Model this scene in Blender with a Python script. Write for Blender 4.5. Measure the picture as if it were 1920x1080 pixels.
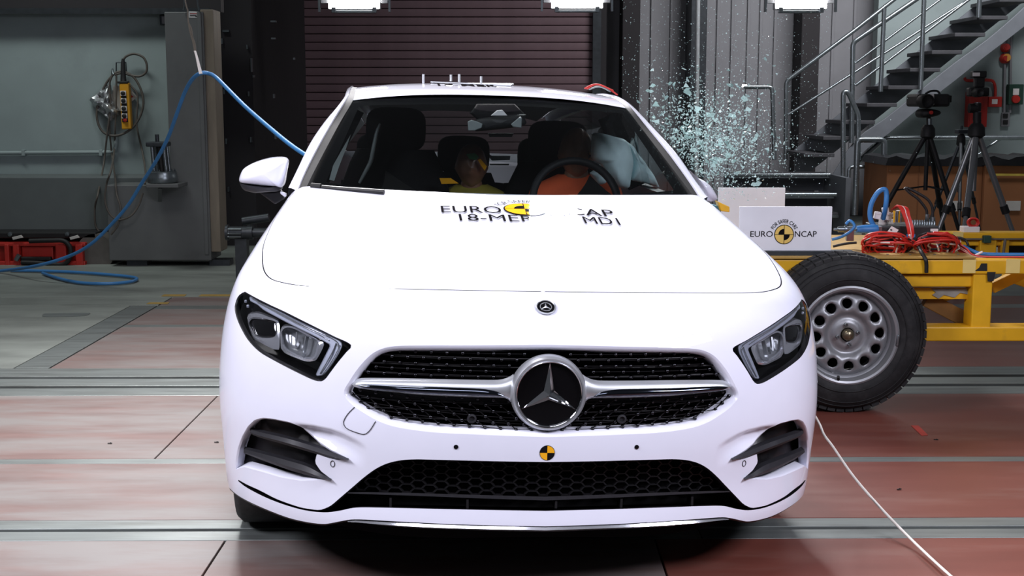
import bpy, bmesh, math, random
import numpy as np
from mathutils import Vector, Matrix, Euler
from mathutils.geometry import delaunay_2d_cdt
random.seed(7); RNG = np.random.default_rng(7)
for o in list(bpy.data.objects): bpy.data.objects.remove(o)
SC = bpy.context.scene
COL = SC.collection
# ------------------------------------------------------------------ camera
FPX, PITCH, CAMH = 2438.58, 0.1421317, 1.36355
cam_d = bpy.data.cameras.new('camera'); cam_d.sensor_width = 36.0
cam_d.lens = FPX / 1920 * 36.0; cam_d.clip_end = 200
cam = bpy.data.objects.new('camera', cam_d); COL.objects.link(cam)
cam.location = (0, 0, CAMH); cam.rotation_euler = (math.pi / 2 - PITCH, 0, 0)
SC.camera = cam
# ------------------------------------------------------------------ world, lights, exposure
w = bpy.data.worlds.new('hall_air'); SC.world = w; w.use_nodes = True
w.node_tree.nodes['Background'].inputs[0].default_value = (0.62, 0.66, 0.74, 1)
w.node_tree.nodes['Background'].inputs[1].default_value = 0.09
SC.view_settings.view_transform = 'Standard'; SC.view_settings.look = 'None'
SC.view_settings.exposure = 0.0; SC.view_settings.gamma = 1.0
SC.view_settings.use_curve_mapping = False
def area_light(name, loc, target, sx, sy, power, col=(1, 0.97, 0.95), spread=180):
    d = bpy.data.lights.new(name, 'AREA'); d.shape = 'RECTANGLE'; d.size = sx; d.size_y = sy
    d.energy = power; d.color = col; d.spread = math.radians(spread)
    o = bpy.data.objects.new(name, d); COL.objects.link(o); o.location = loc
    o.rotation_euler = (Vector(target) - Vector(loc)).to_track_quat('-Z', 'Y').to_euler()
    return o



area_light('overhead_light_bank', (-1.9, 4.7, 4.7), (-1.9, 6.2, 0.0), 2.6, 1.5, 66, (1, .97, .98), 90)
area_light('front_light_bank', (-0.3, 0.5, 4.0), (0.15, 3.7, 0.62), 2.6, 1.0, 21, (.88, .87, 1), 100)
area_light('left_light_bank', (-3.2, 1.7, 3.2), (-0.45, 4.0, 0.62), 1.6, 1.0, 54, (.90, .89, 1), 95)
area_light('right_light_bank', (3.3, 1.3, 3.2), (0.6, 4.0, 0.62), 1.6, 1.0, 40, (.88, .87, 1), 80)
area_light('rear_light_bank', (-0.8, 10.4, 5.25), (-0.8, 4.0, 0.95), 4.1, 1.3, 170, (1, .98, 1), 70)
area_light('rear_spot_lamp', (0.56, 10.4, 3.95), (0.3, 4.4, 1.0), 0.44, 0.5, 30, (1, .98, 1), 60)
area_light('hall_fill_left', (-4.2, 9.9, 4.9), (-3.6, 11.7, 1.2), 2.2, .5, 27, (.92, 1, .98), 95)  # added fill that brightens the left wall, not a known lamp
area_light('hall_fill_right', (4.2, 11.2, 5.4), (4.0, 15.6, 1.5), 3.4, .6, 170, (.97, .97, 1), 120)  # added fill to lift the rear right wall and stairs, no known fixture
# ------------------------------------------------------------------ helpers
CP, SP = math.cos(PITCH), math.sin(PITCH)
def ray(u, v):
    a = (u - 960) / FPX; b = (540 - v) / FPX
    return np.array([a, CP + b * SP, -SP + b * CP])
def PX(u, v, Y):
    """world point seen at pixel (u, v) that lies at distance Y along the hall"""
    d = ray(u, v); t = Y / d[1]
    return np.array([d[0] * t, Y, CAMH + d[2] * t])
def FL(u, v, z=0.0):
    d = ray(u, v); t = (z - CAMH) / d[2]
    return np.array([d[0] * t, d[1] * t, z])
def s2l(r, g=None, b=None):
    if g is None: r, g, b = r
    f = lambda c: (c / 255) / 12.92 if c <= 10.3 else (((c / 255) + 0.055) / 1.055) ** 2.4
    return (f(r), f(g), f(b))
MATS = {}
def mat(name, rgb, rough=0.5, metal=0.0, var=0.12, scale=14.0, bump=0.0, coat=0.0, spec=0.5, emit=None, trans=0.0, dirt=None, rvar=0.1, stretch=(1, 1, 1)):
    m = bpy.data.materials.new(name); m.use_nodes = True; nt = m.node_tree
    p = nt.nodes['Principled BSDF']; c = s2l(rgb)
    tc = nt.nodes.new('ShaderNodeTexCoord'); mp = nt.nodes.new('ShaderNodeMapping')
    mp.inputs['Scale'].default_value = stretch
    nt.links.new(tc.outputs['Object'], mp.inputs[0])
    n = nt.nodes.new('ShaderNodeTexNoise'); n.inputs['Scale'].default_value = scale; n.inputs['Detail'].default_value = 5
    nt.links.new(mp.outputs[0], n.inputs['Vector'])
    r = nt.nodes.new('ShaderNodeValToRGB')
    lo = [max(0, x * (1 - var)) for x in c]; hi = [min(1, x * (1 + var)) for x in c]
    r.color_ramp.elements[0].color = (*lo, 1); r.color_ramp.elements[1].color = (*hi, 1)
    r.color_ramp.elements[0].position = 0.3; r.color_ramp.elements[1].position = 0.7
    nt.links.new(n.outputs['Fac'], r.inputs[0])
    out = r.outputs[0]
    if dirt:
        n2 = nt.nodes.new('ShaderNodeTexNoise'); n2.inputs['Scale'].default_value = dirt[1]; n2.inputs['Detail'].default_value = 8
        n2.inputs['Roughness'].default_value = 0.65
        nt.links.new(mp.outputs[0], n2.inputs['Vector'])
        r2 = nt.nodes.new('ShaderNodeValToRGB'); r2.color_ramp.elements[0].position = dirt[2]; r2.color_ramp.elements[1].position = dirt[3]
        nt.links.new(n2.outputs['Fac'], r2.inputs[0])
        mx = nt.nodes.new('ShaderNodeMixRGB'); mx.inputs[2].default_value = (*s2l(dirt[0]), 1)
        nt.links.new(r2.outputs[0], mx.inputs[0]); nt.links.new(out, mx.inputs[1]); out = mx.outputs[0]
    nt.links.new(out, p.inputs['Base Color'])
    mr = nt.nodes.new('ShaderNodeMapRange'); mr.inputs[3].default_value = max(0.02, rough - rvar * rough); mr.inputs[4].default_value = min(1, rough + rvar * rough)
    nt.links.new(n.outputs['Fac'], mr.inputs[0]); nt.links.new(mr.outputs[0], p.inputs['Roughness'])
    p.inputs['Metallic'].default_value = metal; p.inputs['Coat Weight'].default_value = coat; p.inputs['Coat Roughness'].default_value = 0.03
    p.inputs['Specular IOR Level'].default_value = spec; p.inputs['Transmission Weight'].default_value = trans
    if emit:
        p.inputs['Emission Color'].default_value = (*s2l(emit[0]), 1); p.inputs['Emission Strength'].default_value = emit[1]
    if bump:
        b = nt.nodes.new('ShaderNodeBump'); b.inputs['Strength'].default_value = bump; b.inputs['Distance'].default_value = 0.01
        nt.links.new(n.outputs['Fac'], b.inputs['Height']); nt.links.new(b.outputs[0], p.inputs['Normal'])
    MATS[name] = m; return m
def glassmat(name, tint, refl=1.0, rough=0.02, ior=1.45, alpha_tint=None, diffuse=None):
    """thin clear sheet: straight-through light plus a Fresnel reflection"""
    m = bpy.data.materials.new(name); m.use_nodes = True; nt = m.node_tree
    for n in list(nt.nodes):
        if n.type != 'OUTPUT_MATERIAL': nt.nodes.remove(n)
    out = [n for n in nt.nodes if n.type == 'OUTPUT_MATERIAL'][0]
    t = nt.nodes.new('ShaderNodeBsdfTransparent'); t.inputs[0].default_value = (*tint, 1)
    g = nt.nodes.new('ShaderNodeBsdfGlossy'); g.inputs['Roughness'].default_value = rough; g.inputs[0].default_value = (refl, refl, refl, 1)
    lw = nt.nodes.new('ShaderNodeLayerWeight'); lw.inputs[0].default_value = .5
    pw = nt.nodes.new('ShaderNodeMath'); pw.operation = 'POWER'; pw.inputs[1].default_value = 5.0; nt.links.new(lw.outputs['Facing'], pw.inputs[0])
    f0 = ((ior - 1) / (ior + 1)) ** 2
    fr = nt.nodes.new('ShaderNodeMath'); fr.operation = 'MULTIPLY_ADD'; fr.inputs[1].default_value = 1 - f0; fr.inputs[2].default_value = f0; nt.links.new(pw.outputs[0], fr.inputs[0])
    nz = nt.nodes.new('ShaderNodeTexNoise'); nz.inputs['Scale'].default_value = 3.0
    mr = nt.nodes.new('ShaderNodeMapRange'); mr.inputs[3].default_value = rough * .7; mr.inputs[4].default_value = rough * 1.4
    nt.links.new(nz.outputs['Fac'], mr.inputs[0]); nt.links.new(mr.outputs[0], g.inputs['Roughness'])
    mx = nt.nodes.new('ShaderNodeMixShader')
    nt.links.new(fr.outputs[0], mx.inputs[0]); nt.links.new(t.outputs[0], mx.inputs[1]); nt.links.new(g.outputs[0], mx.inputs[2])
    sh = mx.outputs[0]
    if diffuse:
        d = nt.nodes.new('ShaderNodeBsdfDiffuse'); d.inputs[0].default_value = (*diffuse[0], 1)
        m2 = nt.nodes.new('ShaderNodeMixShader'); m2.inputs[0].default_value = diffuse[1]
        nt.links.new(sh, m2.inputs[1]); nt.links.new(d.outputs[0], m2.inputs[2]); sh = m2.outputs[0]
    nt.links.new(sh, out.inputs['Surface'])
    MATS[name] = m; return m
def tag(o, label=None, cat=None, group=None, kind=None):
    if label: o['label'] = label
    if cat: o['category'] = cat
    if group: o['group'] = group
    if kind: o['kind'] = kind
    return o
def empty(name, loc, label=None, cat=None, group=None, rot=(0, 0, 0)):
    o = bpy.data.objects.new(name, None); COL.objects.link(o); o.empty_display_size = 0.1
    o.location = Vector([float(c) for c in loc]); o.rotation_euler = rot
    return tag(o, label, cat, group)
def link_mesh(name, me, m, parent=None, local=False):
    o = bpy.data.objects.new(name, me); COL.objects.link(o)
    if m is not None:
        for mm in (m if isinstance(m, (list, tuple)) else [m]): me.materials.append(mm)
    if parent is not None:
        o.parent = parent
        if not local:
            r = parent
            M = Matrix.LocRotScale(r.location, r.rotation_euler, r.scale)
            if r.parent is not None: M = Matrix()   # a sub-part: its parent part has an identity frame
            o.matrix_parent_inverse = M.inverted()
    return o
class MB:
    def __init__(s): s.v = []; s.f = []
    def add(s, v, f):
        k = len(s.v); s.v += [tuple(float(c) for c in p) for p in v]; s.f += [tuple(i + k for i in q) for q in f]; return s
    def box(s, c, d, rot=None):
        hx, hy, hz = d[0] / 2, d[1] / 2, d[2] / 2
        P = [Vector((x, y, z)) for x in (-hx, hx) for y in (-hy, hy) for z in (-hz, hz)]
        if rot is not None:
            R = rot if isinstance(rot, Matrix) else Euler(rot).to_matrix()
            P = [R @ p for p in P]
        c = Vector([float(q) for q in c])
        return s.add([p + c for p in P], [(0, 1, 3, 2), (4, 6, 7, 5), (0, 4, 5, 1), (2, 3, 7, 6), (0, 2, 6, 4), (1, 5, 7, 3)])
    def box2(s, a, b):
        a = np.array(a, float); b = np.array(b, float); return s.box((a + b) / 2, np.abs(b - a))
    def bar(s, p0, p1, w, h, up=(0, 0, 1)):
        p0 = Vector([float(c) for c in p0]); p1 = Vector([float(c) for c in p1]); d = (p1 - p0); L = d.length; d.normalize()
        u = Vector(up); x = d.cross(u)
        if x.length < 1e-4: x = d.cross(Vector((1, 0, 0)))
        x.normalize(); zz = x.cross(d)
        R = Matrix((x, d, zz)).transposed()
        return s.box((p0 + p1) / 2, (w, L, h), R)
    def tube(s, pts, r, seg=8, cap=True, closed=False):
        P = [Vector([float(c) for c in p]) for p in pts]; n = len(P); rr = r if hasattr(r, '__len__') else [r] * n
        V = []; F = []; nrm = None
        for i in range(n):
            a = P[i - 1] if (i > 0 or closed) else P[i]; b = P[(i + 1) % n] if (i < n - 1 or closed) else P[i]
            t = (b - a).normalized()
            if nrm is None:
                nrm = t.orthogonal().normalized()
            else:
                nrm = (nrm - t * nrm.dot(t))
                nrm = nrm.normalized() if nrm.length > 1e-6 else t.orthogonal().normalized()
            bi = t.cross(nrm)
            for k in range(seg):
                a_ = 2 * math.pi * k / seg
                V.append(P[i] + (nrm * math.cos(a_) + bi * math.sin(a_)) * rr[i])
        for i in range(n - 1 if not closed else n):
            j = (i + 1) % n
            for k in range(seg):
                k2 = (k + 1) % seg
                F.append((i * seg + k, i * seg + k2, j * seg + k2, j * seg + k))
        if cap and not closed:
            F.append(tuple(range(seg))[::-1]); F.append(tuple((n - 1) * seg + k for k in range(seg)))
        return s.add(V, F)
    def cyl(s, p0, p1, r, seg=20, r2=None):
        return s.tube([p0, p1], [r, r if r2 is None else r2], seg)
    def lathe(s, prof, c, axis, seg=32, closed=False, a0=0, a1=2 * math.pi, caps=True):
        """profile [(along axis, radius)] spun round axis at c"""
        c = Vector([float(q) for q in c]); ax = Vector(axis).normalized()
        u = ax.orthogonal().normalized(); v = ax.cross(u); n = len(prof); V = []; F = []
        for k in range(seg):
            an = a0 + (a1 - a0) * k / seg
            d = u * math.cos(an) + v * math.sin(an)
            for h, r in prof: V.append(c + ax * h + d * r)
        for k in range(seg):
            k2 = (k + 1) % seg
            for i in range(n - 1 if not closed else n):
                j = (i + 1) % n
                F.append((k * n + i, k * n + j, k2 * n + j, k2 * n + i))
        if not closed and caps:
            if prof[0][1] > 1e-5: F.append(tuple(k * n for k in range(seg)))
            if prof[-1][1] > 1e-5: F.append(tuple(k * n + n - 1 for k in range(seg))[::-1])
        return s.add(V, F)
    def plate(s, loop, off):
        """a polygon (3-D loop) thickened by the vector off"""
        n = len(loop); L = [np.array(p, float) for p in loop]; off = np.array(off, float)
        V = L + [p + off for p in L]
        F = [tuple(range(n)), tuple(range(n, 2 * n))[::-1]] + [(i, i + n, (i + 1) % n + n, (i + 1) % n) for i in range(n)]
        return s.add(V, F)
    def dome(s, loop, bulge, ks=(1, .97, .9, .78, .6, .35), back=None, power=2.0):
        L = [np.array(p, float) for p in loop]; n = len(L); c = sum(L) / n; b = np.array(bulge, float); V = []; F = []
        for k in ks:
            h = (1 - k ** power) ** (1 / power)
            V += [c + (p - c) * k + b * h for p in L]
        V.append(c + b)
        for i in range(len(ks) - 1):
            for j in range(n):
                j2 = (j + 1) % n
                F.append((i * n + j, i * n + j2, (i + 1) * n + j2, (i + 1) * n + j))
        q = len(V) - 1; o = (len(ks) - 1) * n
        F += [(o + j, o + (j + 1) % n, q) for j in range(n)]
        if back is not None:
            m = len(V); V += [p + np.array(back, float) for p in L]
            F += [(j, m + j, m + (j + 1) % n, (j + 1) % n) for j in range(n)]
            F.append(tuple(m + j for j in range(n)))
        return s.add(V, F)
    def grid(s, rows):
        n = len(rows[0]); V = [p for r in rows for p in r]
        F = [(i * n + j, i * n + j + 1, (i + 1) * n + j + 1, (i + 1) * n + j) for i in range(len(rows) - 1) for j in range(n - 1)]
        return s.add(V, F)
    def mirror(s):
        n = len(s.v); f0 = list(s.f)
        s.v += [(-x, y, z) for x, y, z in s.v]; s.f += [tuple(i + n for i in q)[::-1] for q in f0]; return s
    def mirrored(s):
        m = MB(); m.v = [(-x, y, z) for x, y, z in s.v]; m.f = [q[::-1] for q in s.f]; return m
    def mesh(s, name, smooth=40, weld=False):
        me = bpy.data.meshes.new(name); me.from_pydata(s.v, [], s.f)
        bm = bmesh.new(); bm.from_mesh(me)
        if weld: bmesh.ops.remove_doubles(bm, verts=bm.verts, dist=weld)
        bmesh.ops.recalc_face_normals(bm, faces=bm.faces)
        bm.to_mesh(me); bm.free()
        if smooth:
            me.polygons.foreach_set('use_smooth', [True] * len(me.polygons))
            try: me.set_sharp_from_angle(angle=math.radians(smooth))
            except Exception: pass
        me.update(); return me
    def build(s, name, m, parent=None, smooth=40, bevel=0, local=False, weld=False, solid=0, seg=2):
        o = link_mesh(name, s.mesh(name, smooth, weld), m, parent, local)
        if solid:
            md = o.modifiers.new('solid', 'SOLIDIFY'); md.thickness = solid; md.offset = 0
        if bevel:
            md = o.modifiers.new('bevel', 'BEVEL'); md.width = bevel; md.segments = seg; md.limit_method = 'ANGLE'; md.angle_limit = math.radians(40)
            md.harden_normals = False
        return o
def spline(pts, n=8, closed=False):
    """Catmull-Rom through pts"""
    P = [np.array(p, float) for p in pts]; m = len(P); out = []
    for i in range(m if closed else m - 1):
        p1 = P[i]; p2 = P[(i + 1) % m]
        p0 = P[i - 1] if (i > 0 or closed) else 2 * p1 - p2
        p3 = P[(i + 2) % m] if (i + 2 < m or closed) else 2 * p2 - p1
        for k in range(n):
            t = k / n
            out.append(.5 * ((2 * p1) + (-p0 + p2) * t + (2 * p0 - 5 * p1 + 4 * p2 - p3) * t * t + (-p0 + 3 * p1 - 3 * p2 + p3) * t ** 3))
    if not closed: out.append(P[-1])
    return out
def resample(pts, step):
    P = np.array(pts, float); d = np.r_[0, np.cumsum(np.linalg.norm(np.diff(P, axis=0), axis=1))]
    n = max(2, int(round(d[-1] / step)) + 1); t = np.linspace(0, d[-1], n)
    return np.stack([np.interp(t, d, P[:, k]) for k in range(P.shape[1])], 1)
def inpoly(pts, poly):
    pts = np.asarray(pts); x, y = pts[:, 0], pts[:, 1]; r = np.zeros(len(pts), bool); P = np.asarray(poly)
    for i in range(len(P)):
        x1, y1 = P[i - 1]; x2, y2 = P[i]
        if y1 == y2: continue
        c = ((y1 > y) != (y2 > y)) & (x < (x2 - x1) * (y - y1) / (y2 - y1) + x1)
        r ^= c
    return r
def fill2d(outline, holes=(), sp=0.02, extra=None):
    """triangulate a 2-D polygon with holes and an even hexagonal set of inner points"""
    V = []; E = []
    for L in [outline] + list(holes):
        k = len(V); V += [tuple(map(float, p)) for p in L]; E += [(k + i, k + (i + 1) % len(L)) for i in range(len(L))]
    B = np.array(V); lo = B.min(0); hi = B.max(0)
    ys = np.arange(lo[1], hi[1], sp * .866); pts = []
    for i, y in enumerate(ys):
        for x in np.arange(lo[0] + (sp / 2 if i % 2 else 0), hi[0], sp): pts.append((x, y))
    pts = np.array(pts); ok = inpoly(pts, outline)
    for h in holes: ok &= ~inpoly(pts, h)
    pts = pts[ok]
    if len(pts):
        d = np.full(len(pts), 9.)
        for b in B: d = np.minimum(d, np.hypot(pts[:, 0] - b[0], pts[:, 1] - b[1]))
        pts = pts[d > sp * .45]
    if extra is not None:
        ex = np.asarray(extra); k = inpoly(ex, outline)
        for h in holes: k &= ~inpoly(ex, h)
        ex = ex[k]; d = np.full(len(ex), 9.)
        for b in B: d = np.minimum(d, np.hypot(ex[:, 0] - b[0], ex[:, 1] - b[1]))
        ex = ex[d > .003]; d = np.full(len(pts), 9.)
        for b in ex: d = np.minimum(d, np.hypot(pts[:, 0] - b[0], pts[:, 1] - b[1]))
        pts = np.vstack([pts[d > .009], ex])
    allv = V + [tuple(p) for p in pts]
    r = delaunay_2d_cdt([Vector(p) for p in allv], E, [], 0, 1e-7)
    vo = np.array([tuple(p) for p in r[0]]); tr = np.array([tuple(f) for f in r[2]])
    cen = vo[tr].mean(1); ok = inpoly(cen, outline)
    for h in holes: ok &= ~inpoly(cen, h)
    return vo, tr[ok]
FONTC = {}
def text_mesh(txt, size=1.0, bold=0.0):
    """flat lettering as vertices and faces in its own plane"""
    cu = bpy.data.curves.new('lettering', 'FONT'); cu.body = txt; cu.size = size; cu.align_x = 'CENTER'; cu.align_y = 'CENTER'; cu.offset = bold
    cu.resolution_u = 3
    o = bpy.data.objects.new('lettering', cu); COL.objects.link(o)
    dg = bpy.context.evaluated_depsgraph_get(); dg.update()
    me = bpy.data.meshes.new_from_object(o.evaluated_get(dg))
    V = np.array([tuple(v.co) for v in me.vertices]) if len(me.vertices) else np.zeros((0, 3)); F = [tuple(p.vertices) for p in me.polygons]
    bpy.data.objects.remove(o); bpy.data.curves.remove(cu); bpy.data.meshes.remove(me)
    return V, F
# ------------------------------------------------------------------ materials
paint = mat('white_car_paint', (228, 229, 242), 0.5, var=0.01, coat=1.0, spec=0.0, rvar=.05)
black_plastic = mat('black_plastic', (22, 21, 23), 0.42, var=0.15, scale=60, spec=.35)
satin_black = mat('satin_black_plastic', (38, 38, 42), 0.5, var=0.1, scale=80, spec=.4)
gloss_black = mat('gloss_black', (10, 9, 11), 0.08, var=0.1, coat=.6)
void_black = mat('dark_void', (8, 8, 9), 0.9, var=0.2, spec=.1)
chrome = mat('chrome', (225, 226, 230), 0.06, 1.0, var=0.02)
silver = mat('satin_silver', (196, 199, 203), 0.32, .65, var=0.03)
dark_chrome = mat('dark_chrome', (70, 70, 74), 0.18, 1.0, var=0.1)
refl_grey = mat('lamp_reflector', (150, 153, 156), 0.2, 0.6, var=0.1)
drl_grey = mat('lamp_light_guide', (158, 163, 176), 0.2, 0.3, var=0.08, scale=60, coat=.5)
rubber = mat('tyre_rubber', (34, 34, 35), 0.7, var=0.25, scale=30, bump=.2, dirt=((62, 62, 62), 6, .5, .8), spec=.3)
trim_grey = mat('pillar_trim_grey', (52, 52, 52), 0.6, var=.06, spec=.08)
cabin_black = mat('cabin_fabric', (15, 15, 17), 0.85, var=0.3, scale=90, bump=.1, spec=.2)
cabin_dark = mat('cabin_plastic', (24, 25, 27), 0.6, var=0.2, scale=70, spec=.3)
cabin_light = mat('cabin_pale_trim', (120, 128, 128), 0.5, var=0.1)
windscreen_glass = glassmat('windscreen_glass', (.62, .66, .66), refl=.8, rough=.015)
lens_glass = glassmat('headlamp_glass', (.92, .93, .95), refl=1.0, rough=.01, ior=1.5)
decal_black = mat('decal_black', (24, 22, 24), 0.5, var=0.05, coat=.22, spec=0.0)
decal_yellow = mat('decal_yellow', (240, 172, 36), 0.5, var=0.05, coat=.22, spec=0.0)
sticker_yellow = mat('sticker_yellow', (226, 190, 100), 0.5, var=0.05)
airbag_cloth = mat('airbag_cloth', (222, 246, 250), 0.8, var=0.06, scale=30, bump=.15)
dummy_skin = mat('dummy_vinyl', (142, 104, 82), 0.35, var=0.08, scale=20, coat=.3)
dummy_orange = mat('dummy_shirt_orange', (222, 96, 52), 0.8, var=0.08, bump=.1)
insert_chrome = mat('wing_insert_chrome', (84, 89, 100), 0.07, 1.0, var=.03)
lamp_bezel = mat('lamp_bezel_silver', (224, 226, 232), 0.13, .8, var=.05, coat=.4)
# ------------------------------------------------------------------ the car: one smooth body shape, cut into panels
YAW, ROLL, CX, CD = 0.1071118, 0.0293568, 0.08458, 3.37628
CROOT = empty('car', (CX, CD, 0), 'white five-door hatchback seen head-on, struck on its driver side', 'car', rot=(0, ROLL, YAW))
RC = np.array(Euler((0, ROLL, YAW)).to_matrix()); TC = np.array([CX, CD, 0.])
def W2C(p): return (np.asarray(p, float) - TC) @ RC
def C2W(p): return np.asarray(p, float) @ RC.T + TC
def table(xs, ys, sig):
    g = np.linspace(xs[0], xs[-1], 1200); v = np.interp(g, xs, ys); dx = g[1] - g[0]; k = int(3 * sig / dx)
    ker = np.exp(-.5 * (np.arange(-k, k + 1) * dx / sig) ** 2); ker /= ker.sum()
    lo = v[0] - (v[1] - v[0]) * np.arange(k, 0, -1); hi = v[-1] + (v[-1] - v[-2]) * np.arange(1, k + 1)
    sv = np.convolve(np.r_[lo, v, hi], ker, 'valid')
    return lambda q: np.interp(q, g, sv)
f_nose = table([0, .15, .2, .25, .3, .36, .43, .5, .55, .62, .70, .78, .85, .95, 1.2], [.08, .02, .006, .015, .026, .024, .02, .022, .028, .038, .055, .085, .12, .19, .4], .03)
f_wid = table([0, .1, .2, .3, .45, .55, .65, .75, .82, .9, 1., 1.2], [.865, .89, .91, .925, .935, .933, .926, .908, .882, .838, .775, .66], .03)
f_hood = table([-.3, 0, .05, .1, .14, .2, .3, .45, .6, .8, 1., 1.26, 1.5, 2.2], [.36, .668, .722, .772, .806, .84, .864, .892, .919, .955, .994, 1.046, 1.085, 1.15], .035)
def hoodz(x, y): return f_hood(y) - .075 * (1 - .75 * np.clip((y - .45) / .8, 0, 1)) * (np.abs(x) / .784) ** 2.6
PE, QE, LE = 2.7, 1.9, 0.62
def smax(a, b, k):
    h = np.clip(.5 + .5 * (a - b) / k, 0, 1); return b + (a - b) * h + k * h * (1 - h)
DENTS = []
def bodyF(P):
    x, y, z = np.abs(P[..., 0]), P[..., 1], P[..., 2]
    W = f_wid(z); yc = np.maximum(0, f_nose(z) + LE - y) / LE; xw = x / W
    v = xw ** PE + yc ** QE
    gx = PE / W * np.maximum(xw, 1e-3) ** (PE - 1); gy = QE / LE * np.maximum(yc, 1e-6) ** (QE - 1)
    a = (v - 1) / np.sqrt(gx * gx + gy * gy + .2)
    hz = hoodz(x, y)
    b = (z - hz) * .9
    r = smax(a, b, .05)
    for fn in DENTS: r = r + fn(x, y, z)
    return r
def bodyN(P, e=.004):
    g = np.stack([bodyF(P + np.eye(3)[k] * e) - bodyF(P - np.eye(3)[k] * e) for k in range(3)], -1)
    return g / np.linalg.norm(g, axis=-1, keepdims=True)
CEN = np.array([0., .95, .5])
def todom(P):
    d = np.asarray(P, float) - CEN; d = d / np.linalg.norm(d, axis=-1, keepdims=True)
    th = np.arccos(np.clip(-d[..., 1], -1, 1)); h = np.hypot(d[..., 0], d[..., 2]) + 1e-12
    return np.stack([th * d[..., 0] / h, th * d[..., 2] / h], -1)
def lift(D, off=0.):
    D = np.asarray(D, float); th = np.hypot(D[:, 0], D[:, 1]) + 1e-12
    d = np.stack([np.sin(th) * D[:, 0] / th, -np.cos(th), np.sin(th) * D[:, 1] / th], -1)
    lo = np.full(len(D), .05); hi = np.full(len(D), 2.2)
    for _ in range(40):
        m = (lo + hi) / 2; f = bodyF(CEN + d * m[:, None]); ins = f < 0
        lo = np.where(ins, m, lo); hi = np.where(ins, hi, m)
    return CEN + d * ((lo + hi) / 2 + off)[:, None]
CAMC = W2C([0, 0, CAMH])
def hit(px, deep=0., shape=None):
    """car-space points of the body shape seen at pixels px (deep: metres further along the sight line)"""
    px = np.asarray(px, float); D = np.array([ray(u, v) for u, v in px]) @ RC; D /= np.linalg.norm(D, axis=1, keepdims=True)
    ts = np.linspace(2.6, 6.4, 700); F = bodyF(CAMC + D[:, None, :] * ts[None, :, None])
    neg = F < 0; has = neg.any(1); k = np.where(has, neg.argmax(1), F.argmin(1)); k = np.clip(k, 1, len(ts) - 1)
    lo = ts[k - 1].copy(); hi = ts[k].copy()
    for _ in range(30):
        m = (lo + hi) / 2; ins = bodyF(CAMC + D * m[:, None]) < 0
        hi = np.where(ins, m, hi); lo = np.where(ins, lo, m)
    t = np.where(has, (lo + hi) / 2, ts[k])
    return CAMC + D * (t + deep)[:, None]
def L6(pts, ox, oy, sc): return [(ox + x / sc, oy + y / sc) for x, y in pts]
def curve_px(pts, step=7, n=8): return resample(spline(pts, n), step)
# outlines, read on the left half of the photograph (image left = car x < 0)
G_TOP = [(1027, 646.5), (960, 646.8), (900, 647.3), (800, 647.7), (746.7, 648.7), (720, 652.7), (700, 661.7), (683.3, 676.7), (666.7, 696.7), (655, 715), (646.7, 728.3), (644.3, 738.3), (648.3, 746.7), (663.3, 761.7), (683.3, 775), (706.7, 788.3), (733.3, 798.3), (766.7, 805), (816.7, 811), (883.3, 814.3), (966.7, 817.7), (1027, 819.5)]
LG_TOP = [(1026, 866.2), (940, 865), (872, 863.4), (800, 861.5), (777.8, 861.2), (752.6, 862.8), (727.4, 868.4), (705.4, 878.5), (683.3, 894.3), (661.3, 913.1), (639.2, 932), (620.4, 947.8), (606.2, 954.2), (596.7, 956.2), (575, 953.5), (557.4, 949.5), (519.6, 936), (488.1, 920), (463, 908.5), (447, 899.5)]
LG_BOT = [(446.5, 902), (463, 914.5), (494.4, 931), (526, 943.8), (557.4, 953.5), (580, 958.2), (600, 960.4), (617.2, 960.4), (639.2, 957.2), (667.6, 951.8), (714.8, 951.8), (809.2, 954), (900, 956), (1025, 958)]
LIP = [(1024, 987), (920, 985), (840.7, 982.4), (760, 978.5), (714.8, 976), (667.6, 973.6), (645.5, 976), (620.4, 980.8), (604.6, 982.4), (576, 979), (541.7, 971), (504, 957), (469, 941.5), (445, 928), (430, 915)]
SHUT = [(1030, 547.5), (900, 545.5), (780, 543), (660, 540.5), (600, 538.5), (558, 535.5), (523, 529), (506.7, 523), (496.7, 513), (492.2, 500), (490.7, 480), (494, 458), (505, 430), (518, 404), (530, 383), (540, 365)]
HLAMP = [(459.3, 546.8), (480, 558.3), (506.7, 571.7), (533.3, 584), (566.7, 600.7), (600, 617.3), (626.7, 630.7), (658.3, 646.7), (648.3, 661.7), (633.3, 680), (618.3, 700), (610.7, 710), (601.7, 715.3), (586.7, 712.3), (566.7, 703.3), (540, 690), (510, 674), (486.7, 660), (466.7, 640), (453.3, 618.3), (443.3, 595), (440, 576.7), (443.3, 561.7), (450, 551.7)]
c8 = lambda L: L6(L, 400, 740, 3.1767)
INTAKE = c8([(134, 446), (132, 400), (145, 320), (170, 250), (205, 188), (245, 150), (290, 137), (350, 142), (450, 162), (530, 195), (590, 238), (640, 285), (700, 325), (760, 358), (800, 378), (740, 390), (680, 380), (620, 352), (606, 405), (640, 455), (700, 500), (640, 508), (520, 513), (400, 492), (300, 462), (180, 430)])
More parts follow.
